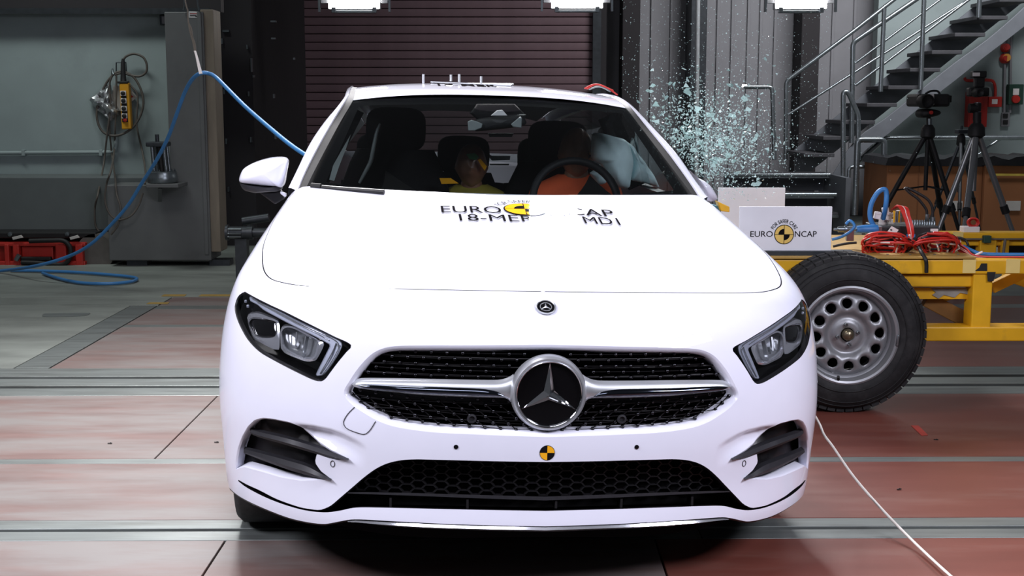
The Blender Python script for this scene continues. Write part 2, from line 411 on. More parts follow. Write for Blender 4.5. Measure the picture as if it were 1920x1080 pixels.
# hollow scoop in the bumper skin beside each side intake
SC_A = hit(c8([(180, 250), (290, 137), (450, 158), (600, 187), (700, 208), (770, 230), (850, 266), (918, 303)]))
SX_, SZ_ = np.abs(SC_A[:, 0])[::-1], SC_A[:, 2][::-1]
def sstep(a, b, v): t = np.clip((v - a) / (b - a), 0, 1); return t * t * (3 - 2 * t)
def scoop(x, y, z):
    zc_ = np.interp(x, SX_, SZ_); d = zc_ - z
    D_ = np.interp(x, [SX_[0] - .001, SX_[0], SX_[2], SX_[3], SX_[4], SX_[5], .95], [0, 0, .014, .024, .028, 0, 0])
    return D_ * sstep(-.002, .018, d) * (1 - sstep(.025, .075, d))
DENTS.append(scoop)
def dompath(px, step=7): return todom(hit(curve_px(px, step)))
d_g, d_lt, d_lb, d_lip = dompath(G_TOP), dompath(LG_TOP), dompath(LG_BOT), dompath(LIP)
d_sh = dompath(SHUT)
for d in (d_g, ): d[0, 0] = d[-1, 0] = 0
d_lt[0, 0] = 0; d_lb[-1, 0] = 0; d_lip[0, 0] = 0; d_sh[0, 0] = 0
d_hl = todom(hit(resample(spline(HLAMP + [HLAMP[0]], 5), 6)[:-1])); d_in = todom(hit(resample(INTAKE + [INTAKE[0]], 6)[:-1]))
AY, AZ, AR = .87, .31, .365
arch = []
for a in np.linspace(math.radians(200), math.radians(-12), 40):
    y = AY - AR * math.cos(a) * -1 if False else AY + AR * math.cos(a); z = AZ + AR * math.sin(a)
    arch.append((-f_wid(z), y, max(z, .2)))
arch = np.array(arch)
side = np.array([(-f_wid(z), 1.3, z) for z in np.linspace(.2, .93, 24)])
toprear = np.array([(-x, 1.3, hoodz(x, 1.3)) for x in np.linspace(.78, .735, 4)])
d_arch, d_side, d_tr = todom(arch), todom(side), todom(toprear)
def cl(a, b, n):  # centre-line points between two domain points (exclusive)
    return [(0., v) for v in np.linspace(a, b, n + 2)[1:-1]]
body_out = np.vstack([d_g, cl(d_g[-1, 1], d_lt[0, 1], 3), d_lt, d_lb, cl(d_lb[-1, 1], d_lip[0, 1], 2), d_lip, d_arch, d_side, d_tr, d_sh[::-1], cl(d_sh[0, 1], d_g[0, 1], 12)])
ex_ = []
for x_ in np.linspace(SX_[0] - .004, SX_[5] + .004, 52):
    for d_ in (-.006, -.001, .004, .009, .014, .020, .028, .038, .050, .064, .078):
        z_ = np.interp(x_, SX_, SZ_) - d_; lo_, hi2_ = -.05, .6
        for _ in range(22):
            m_ = (lo_ + hi2_) / 2
            if bodyF(np.array([x_, m_, z_])) > 0: lo_ = m_
            else: hi2_ = m_
        ex_.append((-x_, lo_, z_))
vo, tr = fill2d(body_out, [d_hl, d_in], .0185, todom(np.array(ex_)))
def panel(vo, tr, name, m, off=0., parent=CROOT):
    P = lift(vo, off); N = bodyN(P); mid = np.abs(vo[:, 0]) < 1e-6; P[mid, 0] = 0
    n = len(P); M = P * [-1, 1, 1]; idx = np.arange(n) + n; idx[mid] = np.arange(n)[mid]
    V = np.vstack([P, M]); T = np.vstack([tr, idx[tr][:, ::-1]]); NN = np.vstack([N, N * [-1, 1, 1]])
    fn = np.cross(V[T[:, 1]] - V[T[:, 0]], V[T[:, 2]] - V[T[:, 0]]); flip = (fn * NN[T[:, 0]]).sum(1) < 0
    T[flip] = T[flip][:, ::-1]
    me = bpy.data.meshes.new(name); me.from_pydata(V.tolist(), [], T.tolist())
    me.polygons.foreach_set('use_smooth', [True] * len(me.polygons))
    me.normals_split_custom_set_from_vertices(NN.tolist())
    me.update(); return link_mesh(name, me, m, parent, True)
# split bumper / fenders along the line from headlamp to wheel arch
cen = lift(vo[tr].mean(1))
fend = (cen[:, 1] > .52) | (cen[:, 2] > .775 + .1 * np.clip((.5 - cen[:, 1]) / .5, -1, 1))
bumper = panel(vo, tr[~fend], 'front_bumper', paint)
fender = panel(vo, tr[fend], 'fender_and_front_panel', paint)
# hood panel
hr = np.array([(-x, 1.235 + .12 * (x / .72) ** 2, 0) for x in np.linspace(.725, 0, 24)])
hr[:, 2] = [hoodz(x, y) for x, y, _ in hr]
d_hr = todom(hr); d_hr[-1, 0] = 0
ho = np.vstack([d_sh, d_hr, cl(d_hr[-1, 1], d_sh[0, 1], 40)])
def inset(poly, e):
    P = np.array(poly); n = len(P); A = .5 * sum(P[i - 1][0] * P[i][1] - P[i][0] * P[i - 1][1] for i in range(n)); s_ = 1 if A > 0 else -1
    t = np.roll(P, -1, 0) - np.roll(P, 1, 0); t /= np.linalg.norm(t, axis=1, keepdims=True) + 1e-12
    Q = P + s_ * e * np.stack([-t[:, 1], t[:, 0]], 1); return Q
hi_ = inset(ho, .0032); mid = np.abs(ho[:, 0]) < 1e-9; hi_[mid, 0] = 0
vo2, tr2 = fill2d(hi_, [], .03)
hood = panel(vo2, tr2, 'hood', paint)
def pair(mb, name, m, parent, smooth=40, bevel=0):
    a = mb.build(name, m, parent, smooth, bevel, local=True); b = mb.mirrored().build(name, m, parent, smooth, bevel, local=True); return a, b
def rim(dom, closed, name, m, depth, parent, inw=.004, both=True, lead=.004, smooth=60):
    """the turned-in edge of an opening: follows its outline and runs inwards"""
    P = lift(dom); N = bodyN(P); n = len(P); c = P.mean(0)
    t = np.roll(P, -1, 0) - np.roll(P, 1, 0)
    if not closed: t[0] = P[1] - P[0]; t[-1] = P[-1] - P[-2]
    s_ = np.cross(N, t); s_ /= np.linalg.norm(s_, axis=1, keepdims=True) + 1e-9
    sg = np.sign((s_ * (c - P)).sum()); s_ *= sg
    inwd = -N * .6 + np.array([0, .6, 0]); inwd /= np.linalg.norm(inwd, axis=1, keepdims=True)
    rows = [P, P + s_ * inw * .35 - N * lead * .35, P + s_ * inw - N * lead * 1.2, P + s_ * inw * 1.5 + inwd * depth]
    if closed: rows = [np.vstack([r, r[:1]]) for r in rows]
    mb = MB().grid(rows)
    if closed: pair(mb, name, m, parent, smooth); return
    return mb.mirror().build(name, m, parent, smooth, local=True, weld=1e-5)
rim(d_g, False, 'grille_surround', paint, .05, bumper, .010, lead=.008)
rim(d_hl, True, 'lamp_surround', black_plastic, .02, bumper, .003)
rim(d_in, True, 'intake_surround', paint, .04, bumper, .004)
rim(np.vstack([d_lt]), False, 'lower_opening_edge', black_plastic, .05, bumper, .004)
rim(d_lb, False, 'blade_top_edge', black_plastic, .04, bumper, -.004)
# underside of the blade
P = lift(d_lip); rows = [P, P + [0, .012, -.008], P + [0, .06, -.004], P + [0, .5, .02]]
MB().grid(rows).mirror().build('blade_underside', black_plastic, bumper, 60, local=True)
# added black shell, no real car part, that keeps the panel gaps dark
ln = []
for b in np.linspace(-.42, 2.05, 26): ln.append(lift(np.stack([np.linspace(-1.5, 1.5, 30), np.full(30, b)], 1), -.13))
MB().grid(ln).build('gap_backing', void_black, CROOT, 60, local=True)
# ------------------------------------------------------------------ car front: grille, star, lamps, intakes
# --- radiator grille
c48 = lambda L: L6(L, 640, 640, 4.8)
gp = resample(spline(G_TOP, 6), 14)
back = hit(gp, .075)
grille = MB()
bv, bt = fill2d(np.stack([back[:, 0], back[:, 2]], 1), [], .08)
by = lambda x, z: .11 + .25 * x * x
gb = MB(); gb.add([(x * 1.02, by(x, z), z) for x, z in bv], [tuple(t) for t in bt]); gb.mirror()
grille = gb.build('radiator_grille', void_black, CROOT, 40, local=True, weld=1e-4)
gpoly = np.stack([hit(gp)[:, 0], hit(gp)[:, 2]], 1)
gfull = np.vstack([gpoly, (gpoly * [-1, 1])[::-1]])
def gsurf(x, z):
    P = np.array([x, .0, z]); lo, hi_ = -.1, .5
    for _ in range(24):
        m = (lo + hi_) / 2
        if bodyF(np.array([x, m, z])) > 0: lo = m
        else: hi_ = m
    return (lo + hi_) / 2
studs = MB(); rails = MB(); stud_pts = []
zc, zb = .7, .59
def star_clear(x, z): return (x * x + (z - .591) ** 2) > .104 ** 2
def bar_clear(x, z):
    t = .612 + .004 * abs(x) / .5; b = .578 + .016 * abs(x) / .5
    return not (b - .008 < z < t + .006 and abs(x) < .53)
rows = []
for r in range(6): rows.append((.703 - r * .0152, r % 2, 0.0))
for r in range(7): rows.append((.560 - r * .0152, (r + 1) % 2, .055))
for zr, st, sl in rows:
    pts_r = []
    for i in range(-15, 16):
        x = (i + .5 * st) * .0418
        z = zr + sl * (abs(x) / .5) ** 1.3 * .6
        if inpoly([(x * 1.03, z + (.006 if z > .6 else -.006))], gfull)[0] and star_clear(x, z) and bar_clear(x, z):
            y = gsurf(x, z) + .022
            pts_r.append((x, y, z)); stud_pts.append((x, y, z))
    for a, b in zip(pts_r[:-1], pts_r[1:]):
        if b[0] - a[0] < .06: rails.bar((a[0], a[1] + .004, a[2]), (b[0], b[1] + .004, b[2]), .0022, .0016)
for x, y, z in stud_pts:
    studs.lathe([(-.004, .0026), (-.0025, .0048), (.003, .0055), (.012, .003)], (x, y, z), (0, 1, 0), 6)
for a in stud_pts:      # slanting links of the lower diamond pattern
    if a[2] < .57:
        for b in stud_pts:
            if 0 < abs(a[0] - b[0]) < .03 and .008 < a[2] - b[2] < .02 and a[0] * (b[0] - a[0]) < 0:
                rails.bar((a[0], a[1] + .006, a[2]), (b[0], b[1] + .006, b[2]), .003, .0022)
rails.build('grille_rails', black_plastic, grille, 0, local=True)['kind'] = 'stuff'
studs.build('grille_studs', dark_chrome, grille, 60, local=True)['kind'] = 'stuff'
slats = MB()
for k in range(9):
    z = .50 + k * .0245
    if .565 < z < .62: continue
    xs = [x for x in np.linspace(-.55, .55, 45) if inpoly([(x * 1.02, z)], gfull)[0]]
    if len(xs) > 3:
        rr = [[(x, by(x, z) - .035, z + .004) for x in xs], [(x, by(x, z) - .005, z - .004) for x in xs]]
        slats.grid(rr)
slats.build('grille_slats', black_plastic, grille, 40, local=True, solid=.004)['kind'] = 'stuff'
# parking radar eyes in the grille
for sx in (-1, 1):
    p = hit([(885.3, 787)])[0]; x = sx * abs(p[0])
    MB().lathe([(0, .009), (.0, .013), (-.004, .012), (-.005, .008), (0, .007), (.004, .0065), (.004, 0)], (x, p[1] + .012, p[2]), (0, 1, 0), 18).build('parking_sensor', satin_black, grille, 40, local=True)
# --- silver wing bars with chrome inserts
bt_ = c48([(93, 388), (105, 365), (135, 343), (200, 329), (450, 330), (700, 335), (1150, 345), (1390, 347), (1450, 340), (1505, 322), (1550, 292)])
bb_ = c48([(93, 390), (115, 408), (150, 421), (300, 441), (520, 462), (700, 480), (1100, 500), (1400, 508), (1470, 511), (1500, 522), (1525, 545)])
def strip(top, bot, deep, bulge, nx=40, nz=9):
    T = resample(spline(top, 6), 1); B = resample(spline(bot, 6), 1)
    T = T[np.linspace(0, len(T) - 1, nx).astype(int)]; B = B[np.linspace(0, len(B) - 1, nx).astype(int)]
    rows = []
    for k in range(nz + 1):
        f = k / nz; px = T * (1 - f) + B * f; h = hit(px, deep)
        th = np.linalg.norm(T - B, axis=1); bl = bulge * np.minimum(1, th / 12) * math.sin(math.pi * f) ** .6
        h[:, 1] -= bl; rows.append(h)
    return MB().grid(rows)
pair(strip(bt_, bb_, .012, .016), 'grille_wing', silver, grille, 60)
it_ = c48([(145, 398), (200, 388), (300, 387), (640, 404), (1000, 416), (1250, 426), (1380, 446), (1430, 466), (1466, 492)])
ib_ = c48([(145, 400), (180, 414), (260, 430), (640, 463), (1000, 481), (1250, 490), (1380, 494), (1430, 496), (1466, 497)])
pair(strip(it_, ib_, -.011, .007), 'wing_insert', insert_chrome, grille, 60)
# --- star badge
SCN = hit([(1027.5, 737)])[0]; sy = SCN[1] - .012; sz = SCN[2]
ctr = (0, sy, sz)
badge = MB().lathe([(.03, .1035), (.012, .1035), (.002, .1005), (-.004, .096), (-.003, .0915), (.004, .089), (.03, .088)], ctr, (0, 1, 0), 72, caps=False).build('star_badge', silver, CROOT, 50, local=True)
MB().lathe([(.004, .0915), (-.003, .091), (-.007, .0885), (-.006, .0862), (.0, .0852), (.006, .085)], ctr, (0, 1, 0), 72, caps=False).build('badge_ring', chrome, badge, 60, local=True)
MB().lathe([(.012, .086), (.004, .086), (.003, 0)], ctr, (0, 1, 0), 48).build('badge_disc', gloss_black, badge, 40, local=True)
def star3(c, R, ri, h, lay=None):
    mb = MB(); V = [(c[0], c[1] - h, c[2])]
    for k in range(3):
        a = math.pi / 2 + k * 2 * math.pi / 3; b = a + math.pi / 3
        V.append((c[0] + R * math.cos(a), c[1], c[2] + R * math.sin(a))); V.append((c[0] + ri * math.cos(b), c[1], c[2] + ri * math.sin(b)))
    F = [(0, 1 + i, 1 + (i + 1) % 6) for i in range(6)] + [tuple(range(1, 7))]
    return mb.add(V, F)
star3((0, sy + .003, sz), .0845, .0165, .016).build('badge_star', chrome, badge, 0, local=True)
# small round badge on the hood nose
q = hit([(1023.5, 577)])[0]; q[0] = 0; qn = bodyN(q[None])[0]; q = q + qn * .0015
hb = MB().lathe([(0, .0285), (.003, .0285), (.004, .026), (.003, .0245), (.0015, .024)], q, qn, 32, caps=False).build('hood_badge', silver, CROOT, 40, local=True)
MB().lathe([(.0, .0245), (.0018, .0245), (.002, 0)], q, qn, 32).build('hood_badge_disc', gloss_black, hb, 40, local=True)
u_ = np.array([1., 0, 0]); v_ = np.cross(qn, u_); v_ = v_ if v_[2] > 0 else -v_
MB().lathe([(.0016, .0165), (.003, .0165), (.003, .0148), (.0016, .0148)], q, qn, 28, caps=False).build('hood_badge_ring', silver, hb, 40, local=True)
st = star3((0, 0, 0), .0155, .0035, .0025); st.v = [tuple(q + u_ * a + v_ * c + qn * (.002 - b)) for a, b, c in st.v]
st.build('hood_badge_star', silver, hb, 0, local=True)
# --- headlamps
h6 = lambda L: L6(L, 440, 540, 6)
GUIDE = h6([(165, 95), (230, 130), (300, 175), (500, 262), (700, 365), (900, 455), (1050, 525), (1180, 585), (1213, 640), (1190, 710), (1100, 860), (1010, 975), (950, 992), (910, 990), (935, 930), (1010, 780), (1070, 655), (1050, 630), (900, 548), (740, 470), (600, 400), (450, 320), (330, 255), (250, 190), (170, 148)])
BEZ1 = h6([(140, 330), (155, 300), (200, 285), (280, 285), (370, 320), (450, 352), (500, 395), (505, 560), (500, 690), (440, 690), (300, 620), (220, 570), (180, 490), (150, 400)])
LEN1 = h6([(165, 400), (175, 365), (210, 345), (320, 355), (440, 370), (465, 390), (462, 530), (420, 560), (330, 565), (240, 545), (200, 490)])
BEZ2 = h6([(510, 500), (525, 450), (560, 430), (650, 430), (800, 500), (950, 590), (1005, 625), (980, 700), (930, 790), (900, 820), (800, 825), (700, 790), (580, 740), (525, 690), (515, 600)])
LEN2 = h6([(540, 490), (570, 455), (640, 450), (800, 530), (920, 590), (910, 700), (885, 775), (820, 790), (700, 750), (600, 700), (555, 620)])
LAMPS = []
for sx in (-1, 1):
    lampE = None
    def B(mb, name, m, parent, sm=40, bv=0):
        return (mb if sx < 0 else mb.mirrored()).build(name, m, parent, sm, bv, local=True)
    lv, lt = fill2d(inset(d_hl, .002), [], .02); LP = lift(lv, -.002)
    lamp = B(MB().add(LP, [tuple(t) for t in lt]), 'headlamp', lens_glass, CROOT, 60)
    lamp['label'] = 'clear headlamp lens with twin projectors'
    HP = hit(resample(spline(HLAMP + [HLAMP[0]], 4), 9)[:-1])
    HB = hit(resample(spline(HLAMP + [HLAMP[0]], 4), 9)[:-1], .10); c_ = HB.mean(0); HB = c_ + (HB - c_) * .93
    r0 = np.vstack([HP, HP[:1]]) + [0, .003, 0]; r1 = np.vstack([HB, HB[:1]])
    hs = MB().grid([r0, r1]); hs.plate(list(HB), (0, .004, 0))
    B(hs, 'lamp_housing', gloss_black, lamp, 40)
    g = hit(resample(spline(GUIDE + [GUIDE[0]], 3), 5)[:-1], .018)
    B(MB().plate(list(g), (0, .02, 0)), 'light_guide', drl_grey, lamp, 30, .003)
    for L_, r_ in (([(200, 120), (330, 195), (520, 290), (700, 385), (900, 478), (1080, 560), (1150, 610), (1160, 660)], .0016), ([(1140, 620), (1110, 700), (1040, 830), (960, 965)], .0016), ([(1180, 640), (1150, 720), (1070, 860), (985, 980)], .0012), ([(260, 165), (420, 250), (600, 345), (760, 430), (930, 515), (1060, 590)], .0012)):
        gp_ = hit(spline(h6(L_), 4), .0155); B(MB().tube(list(gp_), r_, 6), 'guide_rib', refl_grey, lamp, 60)
    for bez, len_, dd in ((BEZ1, LEN1, .045), (BEZ2, LEN2, .04)):
        bo = hit(resample(spline(bez + [bez[0]], 3), 5)[:-1], dd); bi = hit(resample(spline(len_ + [len_[0]], 3), 5)[:-1], dd + .005)
        n = min(len(bo), len(bi)); bo = bo[np.linspace(0, len(bo) - 1, n).astype(int)]; bi = bi[np.linspace(0, len(bi) - 1, n).astype(int)]
        k = np.argmin(np.linalg.norm(bi - bo[0], axis=1)); bi = np.roll(bi, -k, 0)
        bd = bi + [0, .035, 0]; md = bo * .35 + bi * .65 + [0, -.006, 0]
        cl_ = lambda a: np.vstack([a, a[:1]])
        B(MB().grid([cl_(bo + [0, .03, 0]), cl_(bo), cl_(md), cl_(bi), cl_(bd)]), 'projector_bezel', lamp_bezel, lamp, 35)
        B(MB().dome(list(bi + [0, .012, 0]), (0, -.012 if dd > .042 else .022, 0)), 'projector_lens', gloss_black if dd > .042 else refl_grey, lamp, 60)
    # dividing vanes of the inner module
    for (a, b) in (((815, 545), (770, 770)), ((700, 500), (690, 660)), ((640, 540), (640, 650))):
        p = hit(h6([a, b]), .045); B(MB().bar(p[0], p[1], .004, .012), 'reflector_vane', refl_grey, lamp, 30)
    for (a, dd) in (((125, 150), .02), ((150, 205), .02)):
        p = hit(h6([a]), dd)[0]; B(MB().box(p, (.008, .006, .009)), 'side_marker', drl_grey, lamp, 30, .002)
# --- bumper side intakes: dark pocket with two pointed fins
finA = (c8([(215, 215), (265, 230), (420, 262), (560, 298), (700, 343), (806, 379)]), c8([(215, 240), (265, 262), (420, 302), (560, 340), (700, 374), (806, 384)]))
finB = (c8([(178, 335), (300, 362), (450, 398), (560, 428), (640, 468), (704, 501)]), c8([(178, 360), (300, 402), (450, 452), (560, 480), (640, 496), (704, 505)]))
for sx in (-1, 1):
    def B(mb, name, m, parent, sm=40, bv=0):
        return (mb if sx < 0 else mb.mirrored()).build(name, m, parent, sm, bv, local=True)
    ip = resample(INTAKE + [INTAKE[0]], 8)[:-1]
    IB = hit(ip, .07)
    pv, pt = fill2d(np.stack([IB[:, 0], IB[:, 2]], 1), [], .05)
    def yb(x, z):
        k = np.argmin((IB[:, 0] - x) ** 2 + (IB[:, 2] - z) ** 2); return IB[k, 1]
    ik = B(MB().add([(x, yb(x, z) + .01, z) for x, z in pv], [tuple(t) for t in pt]), 'side_intake', black_plastic, CROOT, 60)
    e0 = hit(ip, .004); e1 = IB + [0, .012, 0]
    B(MB().grid([np.vstack([e0, e0[:1]]), np.vstack([e1, e1[:1]])]), 'intake_wall', black_plastic, ik, 40)
    for top, bot in (finA, finB):
        T = resample(spline(top, 5), 1); Bq = resample(spline(bot, 5), 1); nx = 24
        T = T[np.linspace(0, len(T) - 1, nx).astype(int)]; Bq = Bq[np.linspace(0, len(Bq) - 1, nx).astype(int)]
        dpt = np.linspace(.02, -.008, nx)
        base = [hit(T, 0) + np.stack([0 * dpt, dpt + .03, 0 * dpt], 1), hit(T, 0) + np.stack([0 * dpt, dpt, 0 * dpt], 1)]
        m_ = hit(T * .45 + Bq * .55, 0) + np.stack([0 * dpt, dpt - .008, 0 * dpt], 1)
        b2 = hit(Bq, 0) + np.stack([0 * dpt, dpt, 0 * dpt], 1)
        B(MB().grid([base[0], base[1], m_, b2, b2 + [0, .03, 0]]), 'intake_fin', satin_black, ik, 35)
# --- lower grille with honeycomb
LGP = np.array(LG_TOP[:13] + [(606, 957)] + [(640, 956), (667.6, 951.8), (714.8, 951.8), (809.2, 954), (900, 956), (1025, 958)])
lgp = resample(LGP, 12); LB = hit(lgp, .06)
lv, lt = fill2d(np.stack([LB[:, 0], LB[:, 2]], 1), [], .08)
ylg = lambda x: .105 + .22 * x * x
lg = MB().add([(x * 1.0, ylg(x), z) for x, z in lv], [tuple(t) for t in lt]).mirror().build('lower_grille', void_black, CROOT, 40, local=True, weld=1e-4)
ls = hit(lgp); lpoly = np.stack([ls[:, 0], ls[:, 2]], 1); lfull = np.vstack([lpoly, (lpoly * [-1, 1])[::-1]])
hc = MB(); CW_, CH = .062, .0115; ha = CW_ / 3
for r in range(14):
    for i in range(-11, 12):
        x0 = (i + .5 * (r % 2)) * CW_; z0 = .425 - r * CH
        V = [(x0 - ha * .62, z0 + CH * .85), (x0 + ha * .62, z0 + CH * .85), (x0 + ha * 1.06, z0), (x0 - ha * 1.06, z0), (x0 + ha * .62, z0 - CH * .85), (x0 - ha * .62, z0 - CH * .85)]
        for a, b in ((0, 1), (1, 2), (0, 3), (2, 4), (3, 5)):
            m_ = ((V[a][0] + V[b][0]) / 2, (V[a][1] + V[b][1]) / 2)
            if m_[1] > .294 and inpoly([(m_[0] * 1.03, m_[1] + .004)], lfull)[0]:
                pa, pb = [(V[k][0], ylg(V[k][0]) - .03, V[k][1]) for k in (a, b)]
                hc.bar(pa, pb, .012, .0022)
hc.build('honeycomb', black_plastic, lg, 0, local=True)['kind'] = 'stuff'
vt = c8([(800, 582), (900, 580), (1200, 586), (1600, 598), (1906, 606), (1990, 607)]); vb = c8([(800, 588), (900, 592), (1200, 602), (1600, 618), (1906, 628), (1990, 630)])
hv = [hit(vt, .03), hit(vt, .0) , hit(vb, -.0), hit(vb, .05)]
for a in hv: a[-1, 0] = 0
MB().grid(hv).mirror().build('lower_vane', satin_black, lg, 40, local=True, weld=1e-4)
for ux in (1055, 1510, 1906):
    p = hit(c8([(ux, 606 + (ux - 1055) * .02), (ux, 668)]), .03)
    for sx in ((-1, 1) if ux < 1900 else (1,)):
        MB().bar([sx * abs(p[0][0]), p[0][1], p[0][2]], [sx * abs(p[1][0]), p[1][1], p[1][2]], .006, .05, (0, 1, 0)).build('lower_rib', black_plastic, lg, 0, local=True)
# chrome splitter strip under the blade
ct = c8([(800, 752), (850, 749), (1000, 757), (1200, 766), (1400, 776), (1650, 781), (1906, 786), (1985, 788)]); cb = c8([(800, 754), (850, 763), (1000, 783), (1200, 799), (1400, 806), (1650, 814), (1906, 820), (1985, 821)])
T = hit(ct, .004); Bc = T.copy(); Bc[:, 2] -= np.linalg.norm(np.array(ct) - np.array(cb), axis=1) / 715 + .001; Bc[:, 1] += .006
M_ = (T + Bc) / 2; M_[:, 1] -= .008
for a in (T, M_, Bc): a[-1, 0] = 0
MB().grid([T, M_, Bc, Bc + [0, .05, .0]]).mirror().build('chrome_splitter', lamp_bezel, CROOT, 60, local=True, weld=1e-4)
# tow-eye cover, washer covers, parking sensors, target sticker: laid on the bumper skin
def skin_loop(px, lead): 
    P = hit(px); return P + bodyN(P) * lead
tow = L6([(795, 850), (760, 885), (735, 925), (735, 950), (760, 975), (830, 1000), (858, 1000), (885, 975), (913, 930)], 400, 480, 3)
tv = skin_loop(curve_px(tow, 6), .0012)
MB().tube(tv, .0011, 5).build('tow_eye_cover_line', satin_black, bumper, 40, local=True)
for sx in (-1, 1):
    p = hit(c8([(710, 411)]))[0]; n_ = bodyN(p[None])[0]
    mb = MB(); ring = []
    for k in range(20):
        a = 2 * math.pi * k / 20; ring.append(p + np.array([math.cos(a) * .0058, 0, math.sin(a) * .0085]))
    R_ = np.array(ring); R_[:, 1] = [gsurf(r[0], r[2]) - .0012 for r in R_]
    mb.tube(list(R_), .0009, 5, closed=True)
    (mb if sx < 0 else mb.mirrored()).build('washer_cover_line', satin_black, bumper, 40, local=True)
    p = hit([(855, 838)])[0]; n_ = bodyN(p[None])[0]; s_ = np.array([sx * -1, 1, 1]); p = p * s_; n_ = n_ * s_
    MB().lathe([(-.002, .0062), (.0015, .0062), (.002, .005), (.0012, 0)], p, n_, 20).build('parking_sensor', gloss_black, bumper, 40, local=True)
def roundel(center, normal, right, R, parent, cols, lead=.0015, local=True, name='target_marker'):
    c = np.array(center, float); n_ = np.array(normal, float); n_ /= np.linalg.norm(n_); u = np.array(right, float); u -= n_ * u.dot(n_); u /= np.linalg.norm(u); v = np.cross(n_, u)
    if v[2] < 0 : v = -v
    root = MB().lathe([(0, R * 1.02), (lead * .5, R * 1.02), (lead * .5, 0)], c, n_, 40).build(name, decal_black, parent, 40, local=local)
    for q0 in cols:
        pts = [c + n_ * lead] + [c + n_ * lead + u * R * .96 * math.cos(a) + v * R * .96 * math.sin(a) for a in np.linspace(q0, q0 + math.pi / 2, 12)]
        MB().plate(pts, n_ * .0004).build('marker_quarter', decal_yellow, root, 40, local=local)
    return root
p = hit([(1026, 849)])[0]; roundel(p, bodyN(p[None])[0], (1, 0, 0), .0203, bumper, (0, math.pi))
# ------------------------------------------------------------------ car: greenhouse, doors, wheels, cabin
def PXC(u, v, yc):
    D = ray(u, v) @ RC; t = (yc - CAMC[1]) / D[1]; return CAMC + D * t
def wsurf(t, s):
    base = np.array([.705 * s, 1.13 + .225 * s * s, .985 + .035 * s * s]); top = np.array([.556 * s, 1.862 + .092 * s * s, 1.381 - .024 * s * s])
    p = base * (1 - t) + top * t; b = .011 * 4 * t * (1 - t); return p + np.array([0, -b * .7, b * .7]) * (1 - .5 * s * s)
ws = [[wsurf(t, s) for s in np.linspace(-1, 1, 33)] for t in np.linspace(-.12, 1, 17)]
wshield = MB().grid(ws).build('windscreen', windscreen_glass, CROOT, 80, local=True)
def frit(s0, s1, t0, t1, n1, n2): return [[wsurf(t, s) + np.array([0, .004, -.004]) for s in np.linspace(s0, s1, n1)] for t in np.linspace(t0, t1, n2)]
fb = MB().grid(frit(-1, -.935, -.1, 1, 4, 17)).grid(frit(.935, 1, -.1, 1, 4, 17)).grid(frit(-.935, .935, .93, 1, 25, 3)).grid(frit(-.935, .935, -.1, .125, 25, 5))
fb.build('windscreen_border', gloss_black, wshield, 60, local=True, weld=1e-4)
# A-pillar, roof rail and roof ditch as one swept frame each side
rows = {k: [] for k in 'EGWI'}
glass_px = [(572, 357), (587, 325), (612, 277), (639, 227), (662, 188)]
inner_px = [(559, 360), (573, 325), (600, 272), (627, 225), (651, 186)]
outer_px = [(541, 352), (556, 321), (582, 268), (612, 224), (643, 189)]
for (a, b, c) in zip(glass_px, inner_px, outer_px):
    y = 1.364 + (357 - a[1]) * .00350
    E = PXC(*a, y); G = PXC(*b, y + .015); Wo = PXC(*c, y + .055)
    rows['E'].append(E); rows['G'].append(G); rows['W'].append(Wo); rows['I'].append(Wo + [-.006, .06, -.03])
for y, xe, ze, dx in ((2.14, .55, 1.388, 0), (2.38, .547, 1.406, 0), (2.7, .542, 1.412, 0), (3.2, .525, 1.392, 0), (3.7, .49, 1.345, 0), (4.0, .46, 1.29, 0)):
    rows['E'].append(np.array([-xe, y, ze])); rows['G'].append(np.array([-xe - .02, y, ze + .002])); rows['W'].append(np.array([-xe - .042, y, ze - .018])); rows['I'].append(np.array([-xe - .052, y + .01, ze - .06]))
for k in rows: rows[k] = np.array(spline(rows[k], 5))
lower = rows['E'] * .0 + rows['E'] + np.array([.012, .012, -.012])
pair(MB().grid([lower, rows['E'], rows['G']]), 'roof_ditch_trim', trim_grey, CROOT, 50)
mids = rows['G'] * .5 + rows['W'] * .5 + np.array([-.006, -.003, .006])
pair(MB().grid([rows['G'] + [.004, .01, -.01], rows['G'] + [-.004, 0, .004], mids, rows['W'], rows['I'], rows['I'] + [.03, .0, -.0]]), 'side_frame', paint, CROOT, 60)
roofE = rows['E'][20:]
def roofrow(p):
    s = np.linspace(-1, 1, 25); y0 = p[1] - (.092 * max(0, 1 - (p[1] - 1.94) / .5)) * (1 - s * s)
    cz = np.interp(p[1], [1.9, 2.1, 2.35, 2.6, 2.9, 3.3, 3.7, 4.0], [1.381, 1.412, 1.434, 1.444, 1.442, 1.425, 1.385, 1.335])
    return np.stack([-p[0] * s, y0, cz - (cz - p[2]) * np.abs(s) ** 2.6], 1)
roof = MB().grid([roofrow(p) for p in roofE]).build('roof', paint, CROOT, 80, local=True)
MB().grid([roofrow(p) * [.97, 1, 1] - [0, 0, .022] for p in roofE]).build('headliner', cabin_dark, CROOT, 80, local=True)
def roofz(x, y):
    k = np.argmin(np.abs(roofE[:, 1] - y)); r = roofrow(roofE[k]); return float(np.interp(x, r[:, 0], r[:, 2]))
